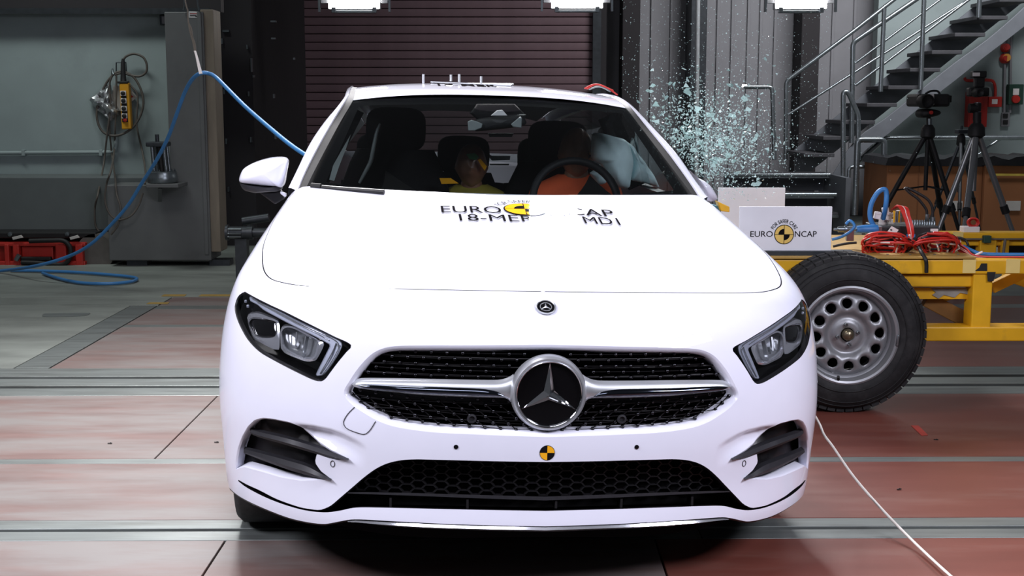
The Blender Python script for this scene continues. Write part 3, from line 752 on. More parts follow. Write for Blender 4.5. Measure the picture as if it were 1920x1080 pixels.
# doors and flanks
def flank(y, z):
    w_ = f_wid(z) + .0; k = max(0, (y - 3.3) / 1.1); return -(w_ - .10 * k ** 2.2)
def side_panel(name, poly, sp=.09):
    vo_, tr_ = fill2d(resample(poly + [poly[0]], .05)[:-1], [], sp)
    pair(MB().add([(flank(y, z), y, z) for y, z in vo_], [tuple(t) for t in tr_]), name, paint, CROOT, 60)
bz = lambda y: .985 + .03 * (y - 1.3)
side_panel('front_door', [(1.306, .22), (2.33, .22), (2.33, bz(2.33)), (1.306, bz(1.306))])
side_panel('rear_door', [(2.336, .22), (3.05, .22), (3.12, .5), (3.3, .68), (3.3, bz(3.3)), (2.336, bz(2.336))])
RAY = 3.60
ra = [(RAY + .365 * math.cos(a), .31 + .365 * math.sin(a)) for a in np.linspace(math.radians(125), math.radians(-5), 24)]
side_panel('quarter_panel', [(3.306, bz(3.3)), (3.306, .7)] + ra + [(4.1, .28), (4.1, bz(4.1))])
rr = []
for z in np.linspace(.25, bz(4.1), 9):
    x0 = flank(4.1, z); s = np.linspace(1, -1, 21); rr.append(np.stack([x0 * s, 4.1 + .30 * (1 - np.abs(s) ** 3) - .08 * max(0, z - .75), 0 * s + z], 1))
MB().grid(rr).build('tailgate', paint, CROOT, 60, local=True)
tint = glassmat('tinted_glass', (.22, .23, .24), refl=.7, rough=.02)
clearw = glassmat('side_glass', (.6, .64, .64), refl=.7, rough=.02)
I_ = rows['I']
def belt(y): return np.array([flank(y, bz(y)) + .01 + .05 * np.clip((y - 1.45) / .7, 0, 1), y, bz(y)])
ysel = [p for p in I_ if 1.45 < p[1] < 2.36]; pair(MB().grid([ysel, [belt(max(1.36, p[1] * 1.05 - .1)) for p in ysel]]), 'front_side_window', clearw, CROOT, 60)
ysel = [p for p in I_ if 2.34 < p[1] < 3.72]; pair(MB().grid([ysel, [belt(p[1]) for p in ysel]]), 'rear_side_window', tint, CROOT, 60)
ysel = [p for p in I_ if p[1] > 3.66]; pair(MB().grid([[p + np.array([-.004, 0, 0]) for p in ysel], [belt(p[1]) + np.array([-.006, .05 * (p[1] - 3.66), 0]) for p in ysel]]), 'rear_pillar', paint, CROOT, 60)
yb_ = np.linspace(1.32, 4.1, 40); pair(MB().grid([[(flank(y, bz(y)), y, bz(y)) for y in yb_], [belt(y) + np.array([.012, 0, .006]) for y in yb_]]), 'belt_moulding', satin_black, CROOT, 60)
E_ = rows['E'][-1]
rw = [[(-.5 * s, 4.0 + .05 * (1 - s * s), 1.30 + .035 * (1 - s * s)) for s in np.linspace(1, -1, 15)], [(-.72 * s, 4.1 + .26 * (1 - abs(s) ** 3), 1.02) for s in np.linspace(1, -1, 15)]]
MB().grid(rw).build('rear_window', clearw, CROOT, 60, local=True)
for sx in (-1, 1):
    MB().bar((sx * .70, 2.33, bz(2.33)), (sx * .555, 2.36, 1.32), .09, .03, (0, 1, 0)).build('centre_pillar', gloss_black, CROOT, 30, local=True)
    pass
MB().box((0, 2.2, .2), (1.55, 3.7, .06)).build('floor_pan', void_black, CROOT, 0, local=True)
MB().box((0, .48, .25), (1.2, .5, .05)).build('splash_shield', void_black, CROOT, 0, local=True)
# firewall + dash
dash = MB(); dr = []
for y, z in ((1.16, .945), (1.3, .965), (1.5, .975), (1.7, .972), (1.85, .955), (1.92, .92), (1.93, .80), (1.95, .6)):
    s = np.linspace(-1, 1, 21); dr.append(np.stack([.72 * s, 0 * s + y + .06 * s * s * (y < 1.4), z + .012 * np.cos(s * 5) * (y > 1.6) + 0 * s], 1))
dash = MB().grid(dr).build('dashboard', cabin_dark, CROOT, 50, local=True)
MB().box((.02, 1.92, .90), (.5, .02, .12), (-.1, 0, 0)).build('display_screen', gloss_black, dash, 30, .006, local=True)
# wipers
for (a, b, c) in (((584, 350), (645, 355), (720, 360)),):
    P_ = [wsurf(.035, (x - 932) / 358 * .98) + np.array([0, -.022, .018]) for x in (a[0], b[0], c[0])]
    P_ = [PXC(u, v, p[1]) for (u, v), p in zip((a, b, c), P_)]
    wp = MB().tube(spline(P_, 5), .009, 8).build('wiper', black_plastic, CROOT, 60, local=True)
    MB().tube([P_[0] + [0, -.004, .004], P_[0] * .7 + P_[1] * .3 + [0, -.004, .004]], .010, 8).build('wiper_tip', trim_grey, wp, 60, local=True)
# left-hand (image left) door mirror
m9 = lambda L: L6(L, 440, 280, 9)
MIR = m9([(80, 500), (95, 440), (150, 330), (280, 245), (450, 182), (620, 145), (760, 136), (850, 150), (893, 195), (893, 260), (868, 400), (835, 590), (790, 640), (740, 628), (600, 620), (400, 600), (180, 575), (90, 545)])
MY = 1.62
ml = [PXC(u, v, MY) for u, v in resample(spline(MIR + [MIR[0]], 4), 3)[:-1]]
mir = MB().dome(ml, (.0, -.10, 0), ks=(1, .985, .95, .88, .76, .6, .35), back=(0, .07, 0), power=2.6).build('door_mirror', paint, CROOT, 60, local=True)
MH = m9([(85, 555), (120, 640), (170, 690), (350, 733), (650, 708), (720, 710), (790, 685), (800, 600), (740, 622), (600, 612), (400, 592), (180, 568)])
hl_ = [PXC(u, v, MY + .004) for u, v in resample(MH + [MH[0]], 4)[:-1]]
MB().dome(hl_, (0, -.075, 0), ks=(1, .97, .9, .75, .5), back=(0, .065, 0), power=2.6).build('mirror_housing', satin_black, mir, 50, local=True)
ar = [PXC(u, v, MY + .03) for u, v in m9([(400, 725), (680, 930), (850, 830), (780, 690), (640, 715)])]
MB().plate(ar, (0, .06, 0)).build('mirror_foot', satin_black, mir, 40, .006, local=True)
ms = [PXC(u, v, MY - .04) for u, v in m9([(770, 705), (870, 745), (870, 800), (840, 805), (765, 745)])]
MB().plate(ms, (0, .03, 0)).build('mirror_foot_cap', paint, mir, 40, .004, local=True)
mg = [p + np.array([0, .072, 0]) for p in ml]
MB().plate([np.mean(mg, 0) + (p - np.mean(mg, 0)) * .9 for p in mg], (0, .004, 0)).build('mirror_glass', chrome, mir, 30, local=True)
# crumpled door skin showing on the struck side
crv = [(1290, 318), (1302, 330), (1318, 338), (1332, 350), (1344, 372), (1330, 378), (1316, 366), (1300, 340)]
cp = [PXC(u, v, 1.75) for u, v in resample(spline(crv + [crv[0]], 4), 5)[:-1]]
MB().dome(cp, (0, -.07, 0), back=(0, .1, 0)).build('buckled_door_skin', paint, CROOT, 60, local=True)
# wheels
def car_wheel(x, y, zc, sx):
    c = (x, y, zc); ax = (sx, 0, 0)
    tw = MB().lathe([(-.10, .215), (-.112, .25), (-.105, .29), (-.085, .308), (.085, .308), (.105, .29), (.112, .25), (.10, .215)], c, ax, 48, caps=False).build('car_wheel', rubber, CROOT, 50, local=True)
    MB().lathe([(.095, .222), (.10, .215), (.08, .20), (-.06, .19), (-.09, .215)], c, ax, 40, caps=False).build('wheel_rim', silver, tw, 50, local=True)
    for k in range(5):
        a = k * 2 * math.pi / 5; d = Vector((0, math.cos(a), math.sin(a)))
        MB().bar(Vector(c) + Vector((sx * .07, 0, 0)) + d * .03, Vector(c) + Vector((sx * .09, 0, 0)) + d * .21, .05, .02, ax).build('wheel_spoke', silver, tw, 30, .006, local=True)
    MB().lathe([(.04, .05), (.085, .05), (.09, .04), (.09, 0)], c, ax, 24).build('wheel_hub', satin_black, tw, 40, local=True)
for sx in (-1, 1):
    for y in (AY, RAY): car_wheel(sx * .785, y, .3095 + sx * .785 * math.sin(ROLL), sx)
# seats
def seat(x, y, w_, hz, head=True, mt=cabin_black, label=None):
    sb = [(x - w_ * .5 * f, y + dy, z) for f, dy, z in ((.9, -.02, .45), (1.0, 0, .7), (.98, .05, .95), (.8, .09, hz))]
    s_ = MB(); rows_ = []
    for z, f, dy, th in ((.42, .92, -.05, .2), (.6, 1., -.01, .2), (.8, 1.03, .03, .18), (.95, 1.0, .06, .15), (hz - .06, .82, .09, .12), (hz, .7, .10, .08)):
        ring = []
        for a in np.linspace(0, 2 * math.pi, 25)[:-1]:
            ca, sa = math.cos(a), math.sin(a); ring.append((x + w_ / 2 * f * math.copysign(abs(ca) ** .6, ca), y + dy + th / 2 * math.copysign(abs(sa) ** .6, sa), z))
        rows_.append(ring + ring[:1])
    s_.grid(rows_); n = len(s_.v); s_.f.append(tuple(range(n - 25, n - 1)))
    o = s_.build('seat', mt, CROOT, 60, local=True, weld=1e-5)
    MB().box((x, y - .28, .40), (w_, .5, .16)).build('seat_cushion', mt, o, 40, .05, local=True)
    if head:
        ring = [(x + .135 * math.copysign(abs(math.cos(a)) ** .55, math.cos(a)), y + .08, hz + .09 + .1 * math.copysign(abs(math.sin(a)) ** .55, math.sin(a))) for a in np.linspace(0, 2 * math.pi, 25)[:-1]]
        MB().dome(ring, (0, -.055, 0), back=(0, .05, 0)).build('headrest', mt, o, 60, local=True)
    return o
seat(-.37, 2.5, .50, 1.14); seat(.37, 2.5, .50, 1.10)
for x in (-.42, 0, .42):
    seat(x, 3.35, .42, 1.0, True, cabin_black)
# rear sill + pale tailgate trim seen through the cabin
for (L, yc, m_) in (([(915, 250), (963, 250), (960, 257), (918, 257)], 4.0, cabin_light), ([(909, 284), (922, 292), (957, 292), (956, 300), (922, 301)], 3.9, cabin_light), ([(918, 307), (955, 307), (954, 310), (919, 310)], 3.85, cabin_light)):
    MB().plate([PXC(u, v, yc) for u, v in L], (0, .012, 0)).build('tailgate_trim', m_, CROOT, 20, local=True)
# pale trims at the left edge of the cabin
b1 = [PXC(u, v, 2.42) for u, v in spline(L6([(735, 345), (705, 420), (680, 540), (650, 680), (600, 780), (545, 880)], 560, 160, 4.8), 5)]
MB().tube(b1, [.006 + .004 * math.sin(math.pi * i / (len(b1) - 1)) for i in range(len(b1))], 8).build('seat_side_piping', cabin_light, CROOT, 60, local=True)
MB().plate([PXC(u, v, 2.3) for u, v in L6([(470, 440), (400, 560), (310, 720), (275, 850), (320, 860), (360, 740), (430, 560)], 560, 160, 4.8)], (0, .01, 0)).build('door_frame_trim', cabin_light, CROOT, 30, local=True)
# rear-view mirror
rv = MB().dome([PXC(u, v, 1.75) for u, v in resample(spline([(888, 232), (900, 222), (980, 214), (984, 222), (980, 236), (900, 246), (890, 243), (888, 232)], 4), 4)[:-1]], (0, -.03, 0), back=(0, .03, 0)).build('rear_view_mirror', cabin_dark, CROOT, 50, local=True)
for L in ([(877, 228), (884, 225), (892, 227), (905, 232), (903, 240), (890, 245), (878, 245)], [(958, 233), (976, 218), (979, 222), (978, 240), (962, 238)]):
    MB().plate([PXC(u, v, 1.71) for u, v in L], (0, .01, 0)).build('mirror_corner_cover', cabin_light, rv, 30, .003, local=True)
MB().plate([PXC(u, v, 1.70) for u, v in [(920, 217), (932, 207), (942, 206), (952, 217)]], (0, .012, 0)).build('camera_cover', cabin_light, rv, 30, .003, local=True)
MB().dome([PXC(u, v, 1.78) for u, v in [(895, 195), (965, 195), (985, 215), (960, 232), (905, 232), (882, 212)]], (0, -.03, 0), back=(0, .05, 0)).build('sensor_housing', cabin_black, rv, 50, local=True)
# steering wheel
sc = PXC(1079, 377, 1.98); ax_ = np.array([0, -math.cos(.42), math.sin(.42)]); up_ = np.array([0, math.sin(.42), math.cos(.42)]); RT = .178
ringp = [sc + np.array([1, 0, 0]) * RT * math.cos(a) + up_ * RT * math.sin(a) for a in np.linspace(0, 2 * math.pi, 49)[:-1]]
stw = MB().tube(ringp, .0165, 10, closed=True).build('steering_wheel', cabin_dark, CROOT, 60, local=True)
MB().lathe([(-.06, .05), (-.02, .06), (.01, .055), (.02, 0)], sc - up_ * .03, ax_, 24).build('wheel_boss', cabin_dark, stw, 50, local=True)
for a in (0, math.pi, -math.pi / 2):
    MB().bar(sc, sc + (np.array([1, 0, 0]) * math.cos(a) + up_ * math.sin(a)) * RT, .045, .015, ax_).build('wheel_arm', cabin_dark, stw, 30, .005, local=True)
# deployed airbags
g43 = lambda L: L6(L, 900, 160, 4.364)
A1 = g43([(935, 405), (960, 392), (1010, 395), (1100, 420), (1190, 450), (1230, 540), (1250, 640), (1235, 770), (1215, 842), (1115, 825), (1075, 760), (1000, 645), (930, 600), (926, 500)])
al = [PXC(u, v, 2.22) for u, v in resample(spline(A1 + [A1[0]], 3), 4)[:-1]]
ab = MB().dome(al, (0, -.09, 0), ks=(1, .98, .94, .87, .76, .62, .45, .25), back=(0, .07, 0))
ab.v = [(x, y + .012 * math.sin(x * 40 + z * 25), z) for x, y, z in ab.v]
ab.build('curtain_airbag', airbag_cloth, CROOT, 70, local=True)
A2 = g43([(1195, 452), (1255, 500), (1310, 580), (1400, 700), (1475, 838), (1350, 800), (1240, 778), (1252, 640), (1232, 540)])
ab = MB().dome([PXC(u, v, 2.26) for u, v in resample(A2 + [A2[0]], 4)[:-1]], (0, -.035, 0), back=(0, .05, 0)); ab.v = [(x, y + .01 * math.sin(x * 60 - z * 50), z) for x, y, z in ab.v]
ab.build('side_airbag', airbag_cloth, CROOT, 70, local=True)
A3 = g43([(905, 720), (960, 690), (1010, 740), (1035, 795), (970, 812), (940, 770)])
MB().dome([PXC(u, v, 2.2) for u, v in resample(spline(A3 + [A3[0]], 3), 4)[:-1]], (0, -.03, 0), back=(0, .03, 0)).build('seat_airbag', airbag_cloth, CROOT, 70, local=True)
# roof instrument plate with four upright pins, sensor leads at the roof edge
pp = [(780, 149), (840, 146), (930, 155), (918, 157)]
def onroof(u, v, guess=2.5, lift_=.0):
    y = guess
    return np.array([*PXC(u, v, y)[:2], 0])
rpl = [np.array([x, y, roofz(x, y) + .004]) for x, y in ((-.22, 2.55), (.12, 2.35), (.16, 2.6), (-.18, 2.9))]
plt = MB().plate(rpl, (0, 0, .006)).build('roof_plate', silver, CROOT, 20, local=True)
for (u, v0, v1) in ((793.7, 139, 151), (845.4, 140, 147), (861, 139, 149), (902, 143, 153)):
    p0 = PXC(u, v1 + 5, 2.62); p1 = PXC(u, v0, 2.62)
    MB().tube([p0, p1], .006, 8).build('roof_pin', silver, plt, 40, local=True)
rwm = mat('roof_lead_red', (190, 50, 44), .5)
for k_, pts_ in enumerate((((1096, 166), (1108, 160), (1120, 158), (1134, 163), (1150, 170)), ((1100, 167), (1115, 159), (1128, 160), (1142, 167), (1158, 178)), ((1104, 168), (1118, 163), (1130, 164), (1145, 172)))):
    MB().tube(spline([PXC(u, v, 2.35) for u, v in pts_], 4), .0035, 6).build('roof_lead', rwm if k_ < 2 else cabin_light, roof, 60, local=True)
# hood lettering and roundel, shaped to the panel
def on_hood(x, y, lead=.0045):
    P_ = np.array([x, y, float(hoodz(x, y)) + .03]); 
    lo, hi2 = P_[2] - .12, P_[2] + .05
    for _ in range(24):
        m = (lo + hi2) / 2
        if bodyF(np.array([x, y, m])) > 0: hi2 = m
        else: lo = m
    return np.array([x, y, lo + lead])
def decal(P_, F, name, m, parent):
    P_ = np.array(P_, float); NN = bodyN(P_); me = bpy.data.meshes.new(name); FF = []
    for f in F:
        a, b, c = P_[f[0]], P_[f[1]], P_[f[2]]
        nrm = sum((np.cross(P_[f[k]] - P_[f[0]], P_[f[k + 1]] - P_[f[0]]) for k in range(1, len(f) - 1)), np.zeros(3))
        FF.append(tuple(f) if nrm.dot(NN[f[0]]) > 0 else tuple(f)[::-1])
    me.from_pydata(P_.tolist(), [], FF); me.polygons.foreach_set('use_smooth', [True] * len(FF))
    me.normals_split_custom_set_from_vertices(NN.tolist()); me.update(); return link_mesh(name, me, m, parent, True)
def fit_text(txt, x0, x1, y0, y1, name, bold=0.0):
    V, F = text_mesh(txt, 1.0, bold); V = V.copy(); lo = V.min(0); hi2 = V.max(0)
    P_ = [on_hood(x0 + (a - lo[0]) / (hi2[0] - lo[0]) * (x1 - x0), y0 + (b - lo[1]) / (hi2[1] - lo[1]) * (y1 - y0)) for a, b, _ in V]
    return decal(P_, F, name, decal_black, hood)
hyy = lambda v: float(hit([(985, v)])[0][1])
HX, HYY, HR = .040, hyy(394.5), .073
HS = (hyy(383.5) - hyy(405.5)) / (2 * HR)
R1, R0, Q1, Q0 = hyy(390.5) , hyy(403), hyy(405.5), hyy(418)
fit_text('EURO', -.245, -.042, R0, R1, 'hood_lettering')
fit_text('NCAP', .122, .343, R0, R1, 'hood_lettering')
fit_text('18-MER', -.190, .06, Q0, Q1, 'hood_lettering')
fit_text('MD1', .225, .345, Q0, Q1, 'hood_lettering')
def disc_pts(a0, a1, r, lead, n=16): return [on_hood(HX + r * math.cos(a), HYY + HS * r * math.sin(a), lead) for a in np.linspace(a0, a1, n)]
rd = decal(disc_pts(0, 2 * math.pi * 35 / 36, HR, .004, 36), [tuple(range(36))], 'hood_roundel', decal_black, hood)
for a0, m_ in ((0, decal_yellow), (math.pi / 2, decal_yellow), (math.pi, decal_yellow), (1.5 * math.pi, decal_yellow)):
    decal([on_hood(HX, HYY, .005)] + disc_pts(a0 + .03, a0 + math.pi / 2 - .03, HR * .93, .005), [tuple(range(17))], 'roundel_quarter', m_, rd)
for a0 in (math.pi / 2, 1.5 * math.pi):
    decal([on_hood(HX, HYY, .006)] + disc_pts(a0, a0 + math.pi / 2, HR * .5, .006), [tuple(range(17))], 'roundel_sector', decal_black, rd)
V, F = text_mesh('FOR SAFER CARS', .05, .0); hw = (V[:, 0].max() - V[:, 0].min()) / 2
P_ = []
for a, b, _ in V:
    th = a / hw * 1.12; r = HR * 1.32 + b * .9; P_.append(on_hood(HX + r * math.sin(th), HYY + HS * r * math.cos(th)))
decal(P_, F, 'hood_lettering', decal_black, hood)
V, F = text_mesh('18-MER', .085, .001)
MB().add([(-.08 + a, 2.30 + b * 2.2, roofz(-.08 + a, 2.30 + b * 2.2) + .004) for a, b, _ in V], F).build('roof_lettering', decal_black, roof, 0, local=True)
# ------------------------------------------------------------------ the hall: floor, walls, shutter, lamps
conc = mat('concrete_floor', (128, 134, 128), 0.55, var=.12, scale=3, dirt=((92, 96, 92), 1.3, .45, .75), bump=.05, stretch=(.6, 2, 1))
plate_worn = mat('worn_red_plate', (114, 91, 86), 0.42, var=.14, scale=5, dirt=((126, 120, 117), 2.2, .38, .62), bump=.04, stretch=(.45, 2.2, 1))
plate_red = mat('red_plate', (116, 64, 54), 0.4, var=.12, scale=4, dirt=((122, 94, 84), 2.0, .50, .85), bump=.04, stretch=(.45, 2.2, 1))
strip_m = mat('steel_strip', (132, 138, 136), 0.38, .55, var=.14, scale=9, dirt=((96, 96, 92), 5, .5, .8), stretch=(.3, 3, 1))
slot_m = mat('floor_slot', (26, 22, 22), 0.8, var=.2)
yellow_line = mat('yellow_floor_paint', (160, 132, 66), 0.6, var=.15, scale=30)
wall_light = mat('painted_wall', (140, 152, 152), 0.7, var=.05, scale=4, dirt=((120, 130, 130), 1.5, .5, .9))
wall_dark = mat('dark_wall', (36, 33, 36), 0.8, var=.1)
shutter_m = mat('dark_shutter', (104, 82, 88), 0.55, var=.1, scale=6)
clad_m = mat('grey_cladding', (122, 122, 126), 0.6, var=.06, scale=5)
slab_m = mat('grey_painted_slab', (96, 98, 98), 0.55, var=.06, scale=6, dirt=((82, 84, 84), 3, .55, .85))
edge_m = mat('raw_slab_edge', (126, 116, 102), 0.7, var=.12, scale=20, stretch=(1, 1, .2))
steel = mat('galvanised_steel', (128, 136, 140), 0.3, .85, var=.1, scale=20)
dsteel = mat('dark_steel', (66, 70, 74), 0.4, .6, var=.15, scale=20)
red_mach = mat('red_machine_paint', (178, 42, 34), 0.45, var=.12, scale=10, dirt=((70, 25, 22), 5, .6, .9))
blackm = mat('matt_black', (20, 20, 21), 0.6, var=.2, scale=30)
YB = 16.0
def struct(o): o['kind'] = 'structure'; return o
floor = struct(MB().box((0, 9, -.03), (26, 22, .02)).build('floor', slot_m, None, 0))
def fdepth(v): return FL(960, v)[1]
FA = .0105
def fplate(name, x0, x1, v0, v1, m, gap=.006):
    """one floor piece between two photograph rows, turned with the floor grid"""
    y1, y0 = fdepth(v0) - gap, fdepth(v1) + gap
    L = [(x0 + gap, y0), (x1 - gap, y0), (x1 - gap, y1), (x0 + gap, y1)]
    L = [(x, y + FA * x) for x, y in L]
    P = [np.array([x, y, -.02]) for x, y in L]
    return MB().plate(P, (0, 0, .02)).build(name, m, floor, 0, .0015, seg=1)
XL, XR = -2.39, 4.6
for (a, b, kind) in ((1011, 1500, 'p'), (994, 1011, 's'), (973, 989, 's'), (867, 973, 'p'), (858.5, 867, 's'), (740, 858.5, 'p'), (726, 740, 's'), (708.5, 721.5, 's'), (689, 704, 's'), (612, 689, 'r'), (607.5, 612, 's'), (578.5, 607.5, 'r'), (571.5, 578.5, 's'), (556, 571.5, 'r')):
    if kind == 's':
        far = a < 700
        fplate('floor_strip', XL if far and a < 689 else -3.4, .6, a, b, strip_m, .001); fplate('floor_strip', .6, XR, a, b, strip_m, .001)
    elif kind == 'p':
        jx = (-1.38, ) if a == 740 else ((-2.6,) if a == 867 else (-.9,))
        xs = [-3.4, *jx, .45, 2.6, XR]
        for x0, x1 in zip(xs[:-1], xs[1:]): fplate('floor_plate', x0, x1, a, b, plate_worn if x1 < .5 else plate_red, .003)
    else:
        xs = [XL, -.4, 1.2, 3.0, XR]
        for x0, x1 in zip(xs[:-1], xs[1:]): fplate('floor_plate', x0, x1, a, b, plate_worn if x1 < 0 else plate_red, .002)
fplate('concrete_apron', -9, XL - .19, 571.5, 689, conc, .002)
fplate('concrete_apron', -9, -3.41, 689, 713, conc, .002)
fplate('floor_border_strip', XL - .185, XL - .01, 571.5, 688, strip_m, .001)
fplate('concrete_apron', -9, -3.41, 713, 1500, conc, .002)
fplate('concrete_apron', -9, XR, 440, 555.5, conc, .001)
fplate('concrete_apron', -9, XL - .01, 556, 571, conc, .001)
fplate('concrete_apron', XR + .01, 12, 440, 1500, conc, .001)
fplate('concrete_apron', -12, 12, 405, 440, conc, .001)
for (u0, u1, v0, v1) in ((308, 350, 552, 555.5), (378, 470, 552, 555.5), (280, 318, 567, 570)):
    p = [FL(u0, v0, .002), FL(u1, v0, .002), FL(u1 - 4, v1, .002), FL(u0 - 6, v1, .002)]
    MB().plate(p, (0, 0, .001)).build('yellow_floor_mark', yellow_line, floor, 0)
pp_ = [FL(u, v, .001) for u, v in spline([(80, 590), (90, 588), (160, 587), (168, 589), (150, 593), (85, 594), (80, 590)], 4)[:-1]]
MB().plate(pp_, (0, 0, .002)).build('floor_patch', strip_m, floor, 30)
# wall left with lower block, big slab, dark side wall
YW = 11.7
wl = PX(-1300, 25, YW)[0]; wr = PX(325, 25, YW)[0]
w1 = struct(MB().box2((wl, YW, .55), (wr, YW + .25, 3.6)).build('wall_left', wall_light, None, 0))
zt = PX(0, 24, YW)[2]
trim = struct(MB().box2((wl, YW - .12, zt), (PX(420, 24, YW)[0], YW, zt + .45)).build('trim_1', wall_dark, None, 0))
MB().box2((wl, YW - .14, zt - .02), (PX(400, 24, YW)[0], YW - .12, zt + .03)).build('ledge_lip', dsteel, trim, 0)
YK = 11.2
zk1, zk0 = PX(0, 332, YK)[2], PX(0, 432, YK)[2]
ledge = MB().box2((PX(-1300, 0, YK)[0], YK, zk0), (PX(282, 0, YK)[0], YW, zk1)).build('ledge_block', mat('dark_grey_block', (92, 98, 98), .7, var=.08, scale=5), None, 0, .01)
tag(ledge, 'long dark grey raised block running along the pale wall', 'block')
MB().box2((PX(-1300, 0, YK)[0], YK + .3, 0), (PX(190, 0, YK)[0], YW, zk0)).build('block_plinth', wall_dark, ledge, 0)
YS = 10.8
sx0, sx1 = PX(200, 498, YS)[0], PX(390, 498, YS)[0]; sz1 = PX(330, 22, YS)[2]
Lp = [(PX(u, 300, YS)[0], PX(330, v, YS)[2]) for u, v in ((197, 347), (318, 347), (318, 22), (390, 22), (390, 490), (197, 490))]
Lp = [(x, z if z > .12 else .05) for x, z in Lp]
slab = MB().plate([np.array([x, YS, z]) for x, z in Lp], (0, .38, 0)).build('barrier_slab', slab_m, None, 0, .008)
slab.data.transform(Matrix()); tag(slab, 'tall grey steel slab with raw brownish edge beside dark doorway', 'slab')
x2 = PX(414, 498, YS)[0]
MB().box2((sx1, YS + .02, .12), (x2, YS + .28, sz1 + .02)).build('slab_edge', edge_m, slab, 0, .006)
MB().box2((sx1 - .02, YS - .012, .1), (sx1 + .012, YS, sz1)).build('slab_rib', slab_m, slab, 0, .003)
for u in (225, 385): MB().box2((PX(u, 0, YS)[0] - .05, YS + .05, 0), (PX(u, 0, YS)[0] + .12, YS + .2, .05)).build('slab_foot', dsteel, slab, 0)
MB().plate([PX(u, v, YS - .002) for u, v in ((354, 21), (376, 22), (376, 34), (353, 33))], (0, .002, 0)).build('slab_notice', mat('paper_white', (208, 208, 206), .7, var=.04), slab, 0)
for k, (u0, u1, v) in enumerate(((356, 374, 25.5), (356, 368, 29), (366, 374, 31))): MB().plate([PX(u0, v - .8, YS - .004), PX(u1, v - .8, YS - .004), PX(u1, v + .8, YS - .004), PX(u0, v + .8, YS - .004)], (0, .001, 0)).build('notice_line', mat('notice_red', (150, 60, 60), .7) if k == 0 else MATS['matt_black'], slab, 0)
wb = struct(MB().box2((PX(-420, 0, YB)[0] - 2, YB, -.02), (PX(1128, 0, YB)[0], YB + .2, 5.5)).build('wall_back', wall_dark, None, 0))
wd = struct(MB().box2((PX(402, 0, 12.4)[0], 12.4, -.02), (PX(470, 0, 12.4)[0], YB, 5.2)).build('wall_passage', wall_dark, None, 0))
# dark roller shutter made of slats
sh0, sh1 = PX(470, 0, 15.6)[0], PX(1122, 0, 15.6)[0]
shut = struct(MB().box2((sh0 - .1, 15.62, 0), (sh1 + .1, 15.7, 3.9)).build('door_1', wall_dark, None, 0))
slat = MB(); n = 9
prof = [(15.605, -.0465), (15.588, -.041), (15.584, 0), (15.588, .041), (15.605, .0465)]
slat.grid([[(sh0, y, z) for y, z in prof], [(sh1, y, z) for y, z in prof]])
slat_me = slat.mesh('shutter_slat', 60); slat_me.materials.append(shutter_m)
for k in range(36):
    o = bpy.data.objects.new('shutter_slat', slat_me); COL.objects.link(o); o.parent = shut; o.location = (0, 0, .06 + k * .0975)
for x in (sh0, sh1): MB().box2((x - .07, 15.5, 0), (x + .03, 15.62, 3.9)).build('shutter_guide', dsteel, shut, 0, .005)
# small wall brackets on the dark passage wall
rngb = [(423, 58, 12, 4), (416, 77, 3, 10), (463, 88, 3, 8), (512, 72, 8, 3), (471, 122, 3, 26), (475, 143, 3, 4), (420, 172, 3, 9), (466, 176, 3, 9), (513, 180, 3, 8), (424, 265, 3, 10), (470, 262, 3, 10), (516, 257, 3, 8), (551, 110, 3, 4), (428, 355, 3, 9), (512, 40, 10, 3)]
for (u, v, du, dv) in rngb:
    MB().box2(PX(u - du / 2, v - dv / 2, 12.36), PX(u + du / 2, v + dv / 2, 12.36) + [0, .05, 0]).build('wall_hook', steel, wd, 0)
# light grey cladding on the right, with ribs and columns
cl0 = PX(1120, 0, YB)[0]
wr_ = struct(MB().box2((cl0, YB, -.02), (9.5, YB + .2, 5.5)).build('wall_right', clad_m, None, 0))
for u in (1222, 1258, 1290, 1345, 1372, 1402, 1425, 1452, 1560, 1600, 1680, 1760):
    x = PX(u, 100, YB)[0]; MB().box2((x - .018, YB - .03, 0), (x + .018, YB, 5.4)).build('cladding_rib', clad_m, wr_, 0, .004)
for (u0, u1, m_) in ((1165, 1198, wall_dark), (1292, 1322, dsteel), (1498, 1532, wall_dark)):
    MB().box2((PX(u0, 0, 15.7)[0], 15.5, 0), (PX(u1, 0, 15.7)[0], 15.95, 5.4)).build('steel_column', m_, wr_, 0, .01)
ww = struct(MB().box2((PX(1640, 200, 15.5)[0], 15.5, 0), (9.4, 15.7, 5.4)).build('wall_panel', wall_light, None, 0))
pole = MB().tube([PX(1311, -200, 13.2), PX(1307, 160, 13.2), PX(1305, 420, 13.2)], .021, 14).build('vertical_pipe', mat('white_pipe', (196, 200, 202), .4, .2), None, 60)
tag(pole, 'bright galvanised vertical pipe behind the flying glass', 'pipe')
